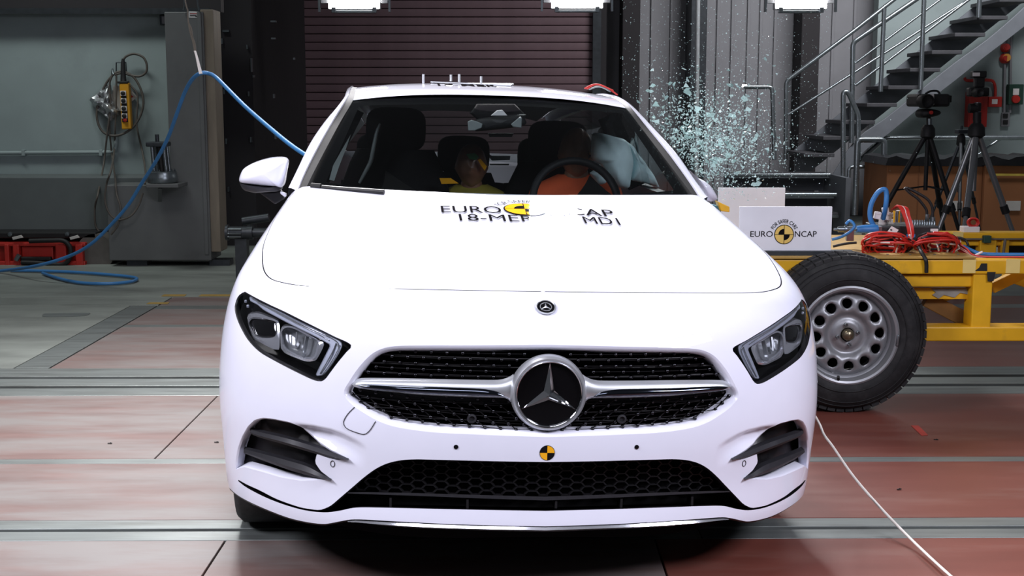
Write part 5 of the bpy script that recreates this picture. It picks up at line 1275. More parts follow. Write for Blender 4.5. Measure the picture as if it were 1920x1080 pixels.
cab([(245, 160, y), (258, 180, y), (256, 225, y), (258, 245, y), (268, 290, y), (273, 325, 10.9), (272, 345, 10.72)], .0085, cable_brown, 'hanging_cable', 'rightmost brown cable running down beside the steel jack')
# conduit on the wall
cd = tag(MB().tube([PX(-900, 292, YW - .03), PX(205, 285.5, YW - .03), PX(216, 283, YW - .03), PX(217.5, 270, YW - .03), PX(218, 255, YW - .03)], .018, 10).build('wall_conduit', wall_light, None, 60), 'thin grey conduit running level along the pale wall', 'pipe')
for u in (45, 190): MB().box(PX(u, 286.5, YW - .025), (.03, .05, .055)).build('conduit_clip', wall_light, cd, 0, .004)
o = empty('socket_box', PX(310, 47, YW - .04), 'small square grey socket box beside the tall slab', 'switch')
MB().box(PX(310, 37.5, YW - .03), (.085, .06, .09)).build('box_body', dsteel, o, 0, .006); MB().box(PX(310, 37.5, YW - .065), (.062, .012, .066)).build('box_cover', clad_m, o, 0, .004)
# steel jack standing on the ledge
YJ = 10.62
jk = empty('hydraulic_jack', PX(305, 349, YJ), 'steel test jack with four bars on a bolted round flange', 'jack')
jc = PX(305, 338, YJ); kk = YJ / FPX
MB().lathe([(0, 27 * kk), (.008, 28 * kk), (.05, 28 * kk), (.06, 27 * kk), (.085, 27 * kk), (.09, 25 * kk)], PX(305, 342, YJ), (0, 0, 1), 36).build('flange', steel, jk, 35)
for k in range(12):
    a = 2 * math.pi * k / 12; p = PX(305, 323, YJ) + np.array([23 * kk * math.cos(a), 23 * kk * math.sin(a), 0]); MB().lathe([(-.012, .011), (.012, .011), (.013, .006), (.025, .006)], p, (0, 0, 1), 6).build('flange_bolt', steel, jk, 30)
for du in (-13, 10): 
    for dy in (-.05, .05): MB().tube([PX(305 + du, 322, YJ) + [0, dy, 0], PX(300 + du * .95, 272, YJ) + [0, dy, 0]], .014, 10).build('tie_bar', steel, jk, 50)
MB().tube([PX(304, 322, YJ), PX(298, 272, YJ)], .024, 12).build('piston', blackm, jk, 50)
MB().box(PX(297, 270, YJ), (36 * kk, .2, 9 * kk)).build('top_plate', dsteel, jk, 0, .01); MB().tube([PX(295, 266, YJ), PX(294, 252, YJ)], .016, 10).build('top_rod', dsteel, jk, 50)
o = MB().box2(PX(274, 345, YJ - .14), PX(334, 352, YJ - .14) + [0, .31, 0]).build('jack_shelf', slab_m, None, 0, .004); tag(o, 'grey bracket shelf under the round jack flange', 'shelf')
MB().bar(PX(300, 352, YJ - .08), PX(300, 375, YJ + .16), .03, .03).build('shelf_brace', slab_m, o, 0, .004)
# red machine low under the block
YM = 10.9
rm = empty('red_machine', FL(80, 505), 'low red steel machine frame under the grey block', 'machine')
def rb(u0, v0, u1, v1, Y, d, n, m, b=.008): return MB().box2(PX(u0, v0, Y), PX(u1, v1, Y) + [0, d, 0]).build(n, m, rm, 0, b)
rb(-220, 455, 160, 462, YM, .3, 'top_rail', red_mach); rb(-220, 490, 160, 504, YM, .3, 'bottom_rail', red_mach)
for u0, u1 in ((7, 18), (23, 37), (103, 125), (140, 156)): rb(u0, 458, u1, 500, YM - .01, .06, 'upright', red_mach)
rb(-220, 460, 156, 500, YM + .08, .02, 'back_panel', red_mach); rb(40, 462, 100, 486, YM + .03, .04, 'front_panel', red_mach)
rb(38, 482, 95, 489, YM - .02, .05, 'cross_bar', blackm)
MB().cyl(PX(30, 488, YM - .04), PX(36, 478, YM - .04), .02, 10).build('lever', steel, rm, 40)
MB().lathe([(0, .16), (.25, .16)], PX(178, 474, YM + .05), (0, 1, 0), 28).build('drum', mat('drum_grey', (92, 88, 84), .6, var=.15), rm, 40)
rb(-40, 436, 180, 447, YM + .05, .25, 'carriage', blackm)
for (u, v) in ((20, 439), (127, 439)): MB().lathe([(0, .02), (-.02, .018), (-.024, 0)], PX(u, v, YM + .04), (0, 1, 0), 14).build('roller_end', steel, rm, 40)
for (u0, u1) in ((22, 42), (130, 148)): MB().plate([PX(u0, 445, YM - .02), PX(u1 - 4, 441, YM - .02), PX(u1, 446, YM - .02), PX(u0 + 2, 450, YM - .02)], (0, .03, 0)).build('wedge', paper_m, rm, 0, .003)
cab([(55, 452, YM - .03), (95, 451, YM - .03), (120, 452, YM - .03), (132, 465, YM - .03), (130, 485, YM - .03), (115, 496, YM - .03), (70, 493, YM - .03), (40, 492, YM - .03)], .02, blackm, 'machine_hose', 'black hose drooping in front of the red machine', cat='hose')
# pale blue hose: from the car over the hanging loop, down to the floor
hose = [(600, 305, 6.9), (572, 290, 7.0), (540, 268, 7.2), (500, 235, 7.5), (460, 200, 7.8), (425, 165, 8.0), (405, 145, 8.1), (392, 138, 8.2), (378, 137, 8.2), (362, 147, 8.3), (347, 172, 8.45), (332, 212, 8.6), (315, 258, 8.8), (292, 303, 9.0), (265, 345, 9.2), (240, 385, 9.35), (205, 425, 9.5), (170, 458, 9.6), (130, 480, 9.75), (70, 498, 9.9)]
P_ = [PX(*h) for h in hose] + [FL(0, 508, .02), FL(-60, 512, .02)]
blue_hose = mat('pale_blue_hose', (62, 124, 182), .4, var=.06)
tag(MB().tube(spline(P_, 8), .0125, 10).build('blue_hose', blue_hose, None, 60), 'long blue hose hanging from the white strap down to the floor', 'hose')
lp = [FL(u, v, .018) for u, v in ((20, 507), (80, 508), (150, 511), (215, 516), (250, 520), (256, 524), (240, 529), (200, 532), (150, 530), (110, 522), (80, 512))]
tag(MB().tube(spline(lp, 8), .0125, 8).build('floor_hose_loop', blue_hose, None, 60), 'flat loop of blue hose lying on the concrete floor', 'hose')
# hanging strap
st_ = empty('hanging_strap', PX(376, 137, 8.2), 'white tape tied to dark cords holding up the blue hose', 'strap')
MB().plate([PX(u, v, 8.18) for u, v in ((363, 95), (367, 95), (371, 108), (378, 134), (380, 138), (373, 139), (371, 130), (366, 105))], (0, .012, 0)).build('white_tape', conn_white, st_, 0, .003)
for pts in (((352, 18), (353, 40), (357, 62), (362, 80), (365, 96)), ((353, 42), (359, 55), (361, 70), (365, 80), (367, 96)), ((345, -20), (348, 5), (352, 20))): MB().tube(spline([PX(u, v, 8.2) for u, v in pts], 5), .005, 6).build('cord', cable_grey, st_, 50)
for pts in (((345, -20), (346, 8), (344, 19)), ((368, -20), (371, 8), (373, 19))): MB().tube([PX(u, v, 10.78) for u, v in pts], .008, 6).build('sling_wire', steel, st_, 50)
# grey pipe fitting behind the car on the left
pf = empty('pipe_fitting', FL(440, 560) * [1, 0, 0] + [0, 9.6, 0], 'grey flanged pipe fitting sticking out behind the left fender', 'pipe')
Yf = 9.6; fk = Yf / FPX
MB().lathe([(0, 15 * fk), (.02, 15 * fk), (.02, 12 * fk), (.16, 12 * fk), (.16, 13.5 * fk), (.2, 13.5 * fk), (.2, 9 * fk), (.5, 9 * fk)], PX(424, 436, Yf), (1, 0, 0), 24).build('fitting_body', dsteel, pf, 40)
for v in (430, 438, 444): MB().tube([PX(427, v, Yf - .06), PX(452, v, Yf - .06)], .006, 6).build('fitting_bolt', steel, pf, 40)
MB().box2(PX(440, 446, Yf) , PX(462, 455, Yf) * [1, 1, 0] + [0, .1, .0]).build('fitting_stand', dsteel, pf, 0)
MB().lathe([(0, 8 * fk), (.2, 8 * fk)], PX(455, 415, Yf + .1), (1, 0, .15), 16).build('fitting_branch', dsteel, pf, 40)
# white lead from the struck side across the floor, and loose bits
wp_ = [C2W((.90, .80, .52)), PX(1531, 785, 4.36), PX(1545, 815, 4.32), PX(1562, 838, 4.27), PX(1600, 893, 4.17), PX(1650, 951, 4.03), PX(1710, 1013, 3.86), PX(1780, 1078, 3.58), PX(1840, 1128, 3.38), FL(1900, 1175, .006)]
tag(MB().tube(spline(wp_, 6), .0045, 6).build('white_lead', cable_white, None, 60), 'thin white lead trailing from the car across the red floor', 'cable')
for (u, v, a, lab) in ((1686, 917, .4, 'small dark splinter on the red floor right of the car'), (1755, 824, -.3, 'tiny dark chip on the red floor below the wheel'), (206, 831, 0, 'tiny dark chip on the pale floor plate at left'), (406, 829, 0, 'tiny dark chip beside the left fender')):
    p = FL(u, v, .003); o = MB().box((0, 0, 0), (.018, .004, .003)).box((.004, .001, .001), (.008, .003, .003), (0, .3, .2)).build('debris_chip', blackm, None, 0); o.location = Vector(p); o.rotation_euler = (0, 0, a); tag(o, lab, 'debris')
o = MB().plate([FL(u, v, .001) for u, v in ((1708, 798), (1722, 798), (1740, 816), (1728, 817))], (0, 0, .001)).build('red_tape', mat('red_tape', (176, 66, 56), .6), floor, 0)
# ------------------------------------------------------------------ right side: stairs, rails, boxes, tripods, wall fittings
stair_m = mat('stair_grey', (112, 116, 122), .55, .2, var=.08, scale=8)
tread_m = mat('stair_tread_dark', (70, 70, 74), .6, .2, var=.1)
rail_m = mat('rail_steel', (150, 158, 162), .28, .85, var=.1)
card_m = mat('cardboard', (138, 88, 52), .8, var=.08, scale=5, stretch=(1, 1, .3))
card_d = mat('cardboard_shadow', (118, 74, 44), .8, var=.1, scale=5)
film_m = mat('black_film', (26, 26, 28), .35, var=.3, scale=10, bump=.4)
YT = 13.9
ST = empty('staircase', FL(1560, 470) * [1, 0, 0] + [0, YT, 0], 'grey steel staircase rising to the right behind the tripods', 'stairs')
def sb(mb, n, m, sm=0, bev=0): return mb.build(n, m, ST, sm, bev)
treads = [(1512, 291), (1547, 259), (1588, 229.5), (1629, 197), (1669, 164), (1710, 131), (1751, 98), (1794, 65), (1836, 33), (1878, 0), (1920, -34)]
for u, v in treads:
    a = PX(u, v, YT); sb(MB().box2(a + [-.02, 0, -.02], a + [.30, .88, .02]), 'tread', tread_m, 0, .005)
def stringer(Y, du, dv0, dv1, n):
    a, b = treads[0], treads[-1]
    L = [PX(a[0] + du - 30, a[1] + dv0 + 24, Y), PX(b[0] + du + 60, b[1] + dv0 - 48, Y), PX(b[0] + du + 60, b[1] + dv1 - 48, Y), PX(a[0] + du - 30, a[1] + dv1 + 24, Y)]
    sb(MB().plate(L, (0, .03, 0)), n, stair_m)
stringer(YT + .9, 8, -34, 30, 'far_stringer')
L = [(1490, 322), (1540, 282), (1700, 152), (1880, 8), (1980, -72), (1980, -22), (1900, 60), (1820, 118), (1740, 175), (1660, 232), (1600, 285), (1560, 330), (1540, 380), (1528, 420), (1490, 420)]
L2 = [(1560, 330), (1605, 262), (1660, 222), (1725, 170), (1790, 118), (1850, 75), (1905, 28), (1980, -40), (1980, 0), (1905, 62), (1850, 104), (1790, 152), (1725, 202), (1665, 252), (1620, 285), (1575, 350)]
sb(MB().plate([PX(u, v, YT - .02) for u, v in spline(L2, 3)], (0, .03, 0)), 'near_stringer', stair_m, 0, .004)
# lower landing steps that face the hall
for k, v in enumerate((325, 363, 399)):
    a = PX(1366 + 6 * k, v, YT - .3 - .28 * k); b = PX(1556 + 8 * k, v, YT - .3 - .28 * k)
    sb(MB().box2(a + [0, 0, -.045], b + [0, .3, 0]), 'landing_step', tread_m, 0, .004); sb(MB().box2(a + [0, .28, -.2], b + [0, .3, 0]), 'landing_riser', stair_m)
    sb(MB().box2(a + [0, -.004, -.05], b + [0, .012, -.02]), 'step_nosing', rail_m)
a = PX(1570, 330, YT - .6); sb(MB().box2((a[0], YT - .95, 0), (a[0] + .05, YT + .2, a[2])), 'landing_cheek', stair_m)
# handrails: each rail is its own thing
def rail(pts, Y, r, label, name='handrail', m=rail_m, closed=False):
    o = MB().tube([PX(u, v, Y) for u, v in pts], r, 10).build(name, m, None, 60); return tag(o, label, 'railing', 'tubular stair railings')
def bend(pts, n=5):
    """round the corners of a poly-line"""
    P = [np.array(p, float) for p in pts]; out = [P[0]]
    for i in range(1, len(P) - 1):
        a = P[i] + (P[i - 1] - P[i]) / np.linalg.norm(P[i - 1] - P[i]) * min(8, np.linalg.norm(P[i - 1] - P[i]) / 2); b = P[i] + (P[i + 1] - P[i]) / np.linalg.norm(P[i + 1] - P[i]) * min(8, np.linalg.norm(P[i + 1] - P[i]) / 2)
        for t in np.linspace(0, 1, n): out.append((1 - t) ** 2 * a + 2 * t * (1 - t) * P[i] + t * t * b)
    return out + [P[-1]]
rail(bend([(1473, 300), (1474, 152), (1602, 57), (1720, -35)]), YT + .9, .024, 'far handrail climbing from the left post across the dark column')
rail([(1478, 215), (1830, -10)], YT + .9, .014, 'thin far middle rail of the stairs')
rail(bend([(1597, 268), (1599, 80), (1716, 0), (1800, -58)]), YT - .02, .026, 'near handrail with a tall bent post left of the first camera')
rail([(1604, 160), (1816, 0), (1860, -33)], YT - .02, .014, 'upper thin middle rail beside the near handrail')
rail([(1604, 118), (1770, -6)], YT - .02, .012, 'lower thin middle rail beside the near handrail')
for (p, lab) in ((((1658, 16), (1651, 172)), 'slim steel baluster left of the long bright one'), (((1733, -10), (1726, 168)), 'long bright steel baluster above the first camera'), (((1837, -10), (1835, 33)), 'short steel baluster at the top right of the stairs')):
    rail(p, YT - .04, .024, lab, 'baluster')
rail(bend([(1581, 340), (1581, 172), (1590, 172), (1609, 215), (1609, 300)]), YT - .5, .026, 'bent tubular guard rail at the foot of the stairs')
rail(bend([(1603, 403), (1608, 262), (1658, 262), (1656, 395)]), YT - 1.2, .03, 'inverted U tube guard in front of the stairs')
rail(bend([(1590, 400), (1592, 313), (1640, 313), (1644, 290), (1646, 400)]), YT - .8, .02, 'small inner tube frame behind the inverted U guard')
rail(bend([(1608, 305), (1660, 259), (1920, 258), (1990, 258)]), YT + .5, .028, 'long level wall rail behind the cardboard boxes')
rail(bend([(1395, 163), (1448, 163), (1452, 300)]), YT + .3, .024, 'square tube frame behind the flying glass')
rail([(1362, 328), (1556, 328)], YT - .62, .02, 'level tube along the first landing step')
rail([(1362, 365), (1568, 365)], YT - .9, .02, 'level tube along the second landing step')
rail(bend([(1832, 292), (1850, 278), (1874, 261)]), YT + .6, .018, 'slanting brace under the level wall rail')
# cardboard boxes
def carton(u0, v0, u1, v1, Y, dep, name, label, tape):
    a = PX(u0, v0, Y); b = PX(u1, v1, Y)
    r = empty(name, ((a[0] + b[0]) / 2, Y, 0), label, 'box', 'cardboard boxes by the wall')
    MB().box2((a[0], Y, 0.10), (b[0], Y + dep, a[2])).build('carton', card_m, r, 0, .006)
    n = 3
    for k in range(1, 2 if not tape else 1): x = a[0] + (b[0] - a[0]) * k / n; MB().box2((x - .004, Y - .004, .12), (x + .004, Y, a[2] - .02)).build('carton_crease', card_d, r, 0)
    L = []
    for k in range(13): L.append((a[0] + (b[0] - a[0]) * k / 12, a[2] + .03 + .02 * math.sin(k * 1.7)))
    MB().plate([np.array([x, Y - .02, z]) for x, z in L] + [np.array([b[0] + .02, Y - .02, a[2] - .05]), np.array([a[0] - .02, Y - .02, a[2] - .04])], (0, dep + .04, 0)).build('black_film', film_m, r, 0)
    MB().box2((a[0], Y + .05, 0), (b[0], Y + dep, .10)).build('pallet', mat('pallet_blue', (44, 60, 84), .7), r, 0)
    return r
c1 = carton(1664, 302, 1838, 420, 12.3, .8, 'cardboard_carton', 'wide brown cardboard carton behind the black camera tripod', False)
c2 = carton(1848, 302, 2010, 420, 12.25, .8, 'cardboard_carton', 'brown cardboard carton with a yellow tape band at right', True)
MB().plate([PX(u, v, 12.235) for u, v in ((1855, 325.5), (1930, 326), (1930, 330), (1855, 329.5))], (0, .006, 0)).build('yellow_band', mat('yellow_band', (190, 168, 70), .6), c2, 0)
for (c, u0, u1, v0, v1, Y) in ((c1, 1778, 1804, 377, 396, 12.29), (c2, 1887, 1913, 377, 395, 12.24)): MB().box2(PX(u0, v0, Y), PX(u1, v1, Y) + [0, .006, 0]).build('white_label', paper_m, c, 0)
# tripods
def tripod(apex, feet, Y, r0, m, name, label, mid):
    a = PX(*apex, Y); root = empty(name, (a[0], Y, 0), label, 'tripod')
    for (fu, fv, dy) in feet:
        d = PX(fu, fv, Y + dy) - a; t = a[2] / -d[2]; f = a + d * t; f[2] = 0.015
        leg = MB().tube([a + (f - a) * .02, a + (f - a) * .52], r0, 10).build('leg', m, root, 50)
        MB().tube([a + (f - a) * .5, f], r0 * .75, 10).build('leg_extension', m, leg, 50)
        MB().tube([a + (f - a) * .49, a + (f - a) * .54], r0 * 1.3, 10).build('leg_clamp', blackm, leg, 50)
        MB().tube([f + [0, 0, .03], f - [0, 0, .012]], r0 * 1.1, 10).build('rubber_foot', blackm, leg, 50)
        if mid: MB().tube([a - [0, 0, .42], a + (f - a) * .40], r0 * .35, 6).build('spreader', m, root, 50)
    MB().lathe([(-.06, r0 * 1.6), (-.04, r0 * 2.8), (.02, r0 * 2.6), (.05, r0 * 1.6)], a, (0, 0, 1), 14).build('shoulder', blackm, root, 50)
    MB().tube([a - [0, 0, .45], a + [0, 0, .12]], r0 * .8, 10).build('column', m, root, 50)
    return root
YC = 10.0
t1 = tripod((1740, 246), ((1667, 377, .0), (1795, 425, -.05), (1768, 424, .5)), YC, .02, blackm, 'black_tripod', 'black tripod with a video camera left of the silver tripod', True)
MB().tube([PX(1743, 236, YC), PX(1743, 222, YC)], .022, 12).build('levelling_ball', steel, t1, 50)
MB().dome([PX(u, v, YC - .05) for u, v in spline([(1724, 210), (1730, 205), (1745, 204), (1762, 208), (1763, 214), (1750, 219), (1730, 221), (1724, 216), (1724, 210)], 2)[:-1]], (0, -.05, 0), back=(0, .1, 0)).build('fluid_head', blackm, t1, 50)
MB().lathe([(0, .014), (-.02, .014), (-.02, 0)], PX(1745, 211, YC - .1), (0, 1, 0), 12).build('tension_knob', red_mach, t1, 40)
vc = empty('video_camera', PX(1742, 201, YC), 'black and white video camera facing the car on the black tripod', 'camera')
MB().box2(PX(1721, 176, YC - .1), PX(1758, 200, YC + .2)).build('camera_body', blackm, vc, 0, .02)
MB().plate([PX(u, v, YC - .12) for u, v in ((1733, 178), (1752, 176), (1752, 197), (1742, 199), (1747, 190), (1745, 182))], (0, .05, 0)).build('white_side', conn_white, vc, 0, .005)
MB().lathe([(0, .052), (-.08, .055), (-.09, .048), (-.07, .042), (-.06, 0)], PX(1730, 190, YC - .1), (-.15, 1, 0), 24).build('lens_barrel', blackm, vc, 45)
MB().box2(PX(1757, 179, YC - .03), PX(1778, 192, YC + .05)).build('flip_screen', blackm, vc, 0, .006); MB().box2(PX(1759, 183, YC - .034), PX(1764, 187, YC - .03)).build('screen_label', conn_white, vc, 0)
MB().tube(spline([PX(1735, 176, YC), PX(1745, 171, YC), PX(1758, 171, YC), PX(1763, 178, YC)], 4), .008, 8).build('carry_handle', blackm, vc, 50)
t2 = tripod((1831, 244), ((1763, 425, .0), (1808, 430, -.35), (1897, 432, .0)), YC - .3, .023, mat('tripod_alloy', (146, 148, 150), .35, .7, var=.06), 'silver_tripod', 'silver tripod carrying a photo camera with flash', False)
Y2 = YC - .3
MB().tube([PX(1832, 244, Y2), PX(1833, 192, Y2)], .02, 12).build('centre_column', steel, t2, 50)
for v in (201, 218, 232): MB().lathe([(-.03, .03), (.03, .03)], PX(1832, v, Y2), (0, 0, 1), 14).build('column_clamp', blackm, t2, 40)
MB().lathe([(0, .035), (.06, .035)], PX(1817, 203, Y2), (1, 0, 0), 14).build('crank_knob', blackm, t2, 40)
pc = empty('photo_camera', PX(1833, 181, Y2), 'black photo camera with a flash unit on the silver tripod', 'camera')
MB().box2(PX(1818, 164, Y2 - .04), PX(1848, 181, Y2 + .04)).build('camera_body', blackm, pc, 0, .012); MB().lathe([(0, .034), (-.09, .032), (-.1, .024), (-.09, 0)], PX(1829, 174, Y2 - .04), (0, 1, 0), 20).build('lens', blackm, pc, 45)
MB().box2(PX(1829, 145, Y2 - .02), PX(1842, 164, Y2 + .03)).build('flash_neck', blackm, pc, 0, .008); MB().box2(PX(1825, 133, Y2 - .03), PX(1844, 146, Y2 + .04)).build('flash_head', blackm, pc, 0, .008)
MB().box2(PX(1824, 136, Y2 - .035), PX(1837, 143, Y2 - .03)).build('flash_window', conn_white, pc, 0, .002)
t3 = tripod((1802, 262), ((1776, 330, .0), (1818, 340, .1), (1800, 350, -.4)), 11.2, .014, dsteel, 'dark_tripod', 'slim dark stand between the two camera tripods', False)
MB().tube([PX(1801, 270, 11.2), PX(1801, 250, 11.2)], .018, 10).build('stand_top', conn_white, t3, 40); MB().box2(PX(1797, 243, 11.15), PX(1812, 250, 11.25)).build('stand_head', dsteel, t3, 0, .005)
# wall fittings at far right
YQ = 15.48
def fit_(name, label, cat): return empty(name, PX(1880, 200, YQ), label, cat)
f = fit_('alarm_point', 'square red alarm call point on the pale wall', 'alarm'); MB().box2(PX(1854, 181, YQ - .06), PX(1875, 200.5, YQ)).build('alarm_case', red_mach, f, 0, .006); MB().box2(PX(1860, 186, YQ - .065), PX(1870, 195, YQ - .06)).build('alarm_glass', conn_white, f, 0, .002)
f = fit_('green_wall_box', 'tall dark green switch box on the pale wall', 'switch box'); MB().box2(PX(1893, 158, YQ - .1), PX(1912, 196, YQ)).build('box_body', green_box, f, 0, .006)
MB().box2(PX(1900, 166, YQ - .108), PX(1910, 178, YQ - .1)).build('box_label', conn_white, f, 0); MB().lathe([(0, .05), (-.03, .045), (-.03, 0)], PX(1904, 186, YQ - .1), (0, 1, 0), 14).build('red_button', red_mach, f, 40)
f = fit_('sounder', 'lower round red siren on the pale wall', 'siren'); MB().lathe([(0, .06), (-.05, .055), (-.08, .03), (-.08, 0)], PX(1883, 110, YQ), (0, 1, 0), 18).build('siren_body', red_mach, f, 50); MB().lathe([(0, .045), (-.02, .045)], PX(1888, 108, YQ - .06), (.4, 1, 0), 14).build('siren_lens', lamp_amber, f, 40)
f = fit_('sounder', 'upper round red siren at the stair underside', 'siren'); MB().lathe([(0, .055), (-.05, .05), (-.08, .03), (-.08, 0)], PX(1884, 90, YQ), (0, 1, 0), 18).build('siren_body', red_mach, f, 50); MB().lathe([(0, .04), (-.02, .04)], PX(1887, 88, YQ - .06), (.4, 1, 0), 14).build('siren_lens', red_mach, f, 40)
f = fit_('double_switch', 'grey double wall switch below the green box', 'switch'); MB().box2(PX(1879, 211, YQ - .03), PX(1891, 237, YQ)).build('switch_plate', clad_m, f, 0, .004)
for v in (217, 229): MB().box2(PX(1881, v - 4, YQ - .045), PX(1889, v + 4, YQ - .03)).build('rocker', blackm, f, 0, .003)
f = tag(MB().tube(spline([PX(1866, 182, YQ - .03), PX(1866, 165, YQ - .03), PX(1862, 153, YQ - .03), PX(1850, 150, YQ - .03), PX(1815, 151, YQ - .03), PX(1808, 146, YQ - .03)], 5), .018, 8).build('red_wall_pipe', red_mach, None, 60), 'red and grey bent conduit above the alarm point', 'pipe')
for (u, lab) in ((1885, 'left of two thin grey conduits rising to the stairs'), (1896, 'right of two thin grey conduits rising to the stairs')): tag(MB().tube([PX(u, 60, YQ - .02), PX(u - 2, 212, YQ - .02)], .016, 8).build('wall_conduit', clad_m, None, 60), lab, 'pipe')
rt = empty('red_cabinet', PX(1830, 235, YQ - .1), 'narrow red cabinet on the wall behind the silver tripod', 'cabinet')
MB().box2(PX(1818, 172, YQ - .15), PX(1842, 238, YQ - .01)).build('cabinet_body', red_mach, rt, 0, .006); MB().box2(PX(1820, 176, YQ - .165), PX(1840, 234, YQ - .15)).build('cabinet_door', red_mach, rt, 0, .006)
# ------------------------------------------------------------------ crash-test dummies in the cabin, flying glass
def CW(u, v, yc): return C2W(PXC(u, v, yc))
def head_mesh(c, rx, ry, rz):
    """dummy head: smooth skull, brow, flattened face, nose, jaw, ears"""
    mb = MB(); rows_ = []; n = 28
    for th in np.linspace(.06, math.pi - .06, 20):
        ring = []
        for ph in np.linspace(0, 2 * math.pi, n + 1):
            x, yv, z = math.sin(th) * math.cos(ph), math.sin(th) * math.sin(ph), math.cos(th)
            fr = max(0, -yv); k = 1.0
            if z < -.1: x *= 1 + .32 * (z + .1); yv *= 1 + .15 * (z + .1)
            d = -.10 * math.exp(-((z + .02) / .12) ** 2 - ((abs(x) - .38) / .22) ** 2) * fr
            nose = .22 * math.exp(-((z + .18) / .16) ** 2 - (x / .13) ** 2) * fr; mouth = -.05 * math.exp(-((z + .52) / .05) ** 2 - (x / .28) ** 2) * fr
            chin = .10 * math.exp(-((z + .8) / .18) ** 2 - (x / .3) ** 2) * fr; ear = .10 * math.exp(-((z + .1) / .2) ** 2 - ((yv) / .14) ** 2) * (abs(x) > .6)
            ring.append((c[0] + rx * x * (1 + ear), c[1] + ry * (yv - d - nose - mouth - chin), c[2] + rz * z))
        rows_.append(ring)
    mb.grid(rows_); return mb
def dummy(name, label, c, sc_, shirt, tint, extra):
    """one continuous vinyl figure: head and neck, torso, arms to the wheel, seated legs"""
    c = np.array(c); r = empty(name, c - [0, 0, .75 * sc_], label, 'dummy')
    body = bpy.data.meshes.new('dummy_body'); J = {}
    def S(p): return tuple(c + np.array(p) * sc_)
    pts = [(0, .12, -.66), (0, .10, -.48), (0, .06, -.30), (0, .03, -.20), (0, .01, -.12), (0, 0, -.04), (.19, .05, -.25), (.25, -.06, -.47), (.17, -.30, -.45), (.13, -.38, -.42), (-.19, .05, -.25), (-.25, -.06, -.47), (-.17, -.30, -.45), (-.13, -.38, -.42), (.10, -.02, -.70), (.14, -.44, -.66), (.14, -.60, -1.0), (-.10, -.02, -.70), (-.14, -.44, -.66), (-.14, -.60, -1.0)]
    rad = [.15, .15, .14, .07, .06, .06, .065, .05, .04, .035, .065, .05, .04, .035, .085, .07, .05, .085, .07, .05]
    ed = [(0, 1), (1, 2), (2, 3), (3, 4), (4, 5), (2, 6), (6, 7), (7, 8), (8, 9), (2, 10), (10, 11), (11, 12), (12, 13), (0, 14), (14, 15), (15, 16), (0, 17), (17, 18), (18, 19)]
    body.from_pydata([S(p) for p in pts], ed, [])
    o = link_mesh('body', body, tint, r)
    md = o.modifiers.new('skin', 'SKIN'); body.skin_vertices.new() if not body.skin_vertices else None
    for i, sv in enumerate(body.skin_vertices[0].data): sv.radius = (rad[i] * sc_, rad[i] * sc_); sv.use_root = (i == 0)
    md.use_smooth_shade = True; s2 = o.modifiers.new('sub', 'SUBSURF'); s2.levels = 2; s2.render_levels = 2
    head_mesh(c, .078 * sc_, .098 * sc_, .115 * sc_).build('head', tint, r, 70)
    # shirt
    rr_ = []
    for z, rx, ry in ((-.092, .078, .08), (-.115, .13, .105), (-.15, .20, .13), (-.24, .23, .15), (-.45, .20, .155), (-.62, .18, .15)):
        rr_.append([S((rx * math.cos(a), .05 + ry * math.sin(a), z)) for a in np.linspace(0, 2 * math.pi, 25)])
    MB().grid(rr_).build('shirt', shirt, r, 60)
    return r
hp = CW(1081, 288, 2.36)
d1 = dummy('crash_test_dummy', 'brown crash-test dummy in an orange shirt behind the steering wheel', hp, 1.0, dummy_orange, dummy_skin, None)
k_ = CW(1104, 290, 2.28)
mk = MB().plate([CW(u, v, 2.285) for u, v in ((1098, 290), (1104, 283), (1109, 290), (1104, 298))], (0, .004, 0)).build('head_marker', decal_yellow, d1, 0)
MB().plate([CW(u, v, 2.28) for u, v in ((1098, 290), (1104, 290), (1104, 283))], (0, .003, 0)).build('marker_quarter', decal_black, mk, 0); MB().plate([CW(u, v, 2.28) for u, v in ((1104, 290), (1109, 290), (1104, 298))], (0, .003, 0)).build('marker_quarter', decal_black, mk, 0)
hp2 = CW(884, 312, 2.55)
d2 = dummy('crash_test_dummy', 'smaller crash-test dummy with green and yellow head tape leaning beside the driver seat', hp2, .9, mat('dark_yellow_shirt', (150, 140, 50), .8), dummy_skin, None)
gt = mat('green_tape', (40, 110, 60), .5)
for (L, m_) in (([(874, 289), (890, 287), (898, 294), (893, 300), (880, 298)], gt), ([(896, 300), (901, 298), (913, 312), (909, 320), (903, 312)], decal_yellow)):
    MB().plate([CW(u, v, 2.44) for u, v in L], (0, .004, 0)).build('head_tape', m_, d2, 0)
MB().plate([CW(u, v, 2.40) for u, v in ((824, 334), (845, 334), (860, 344), (828, 345))], (0, .01, 0)).build('sleeve_tape', decal_yellow, d2, 0)
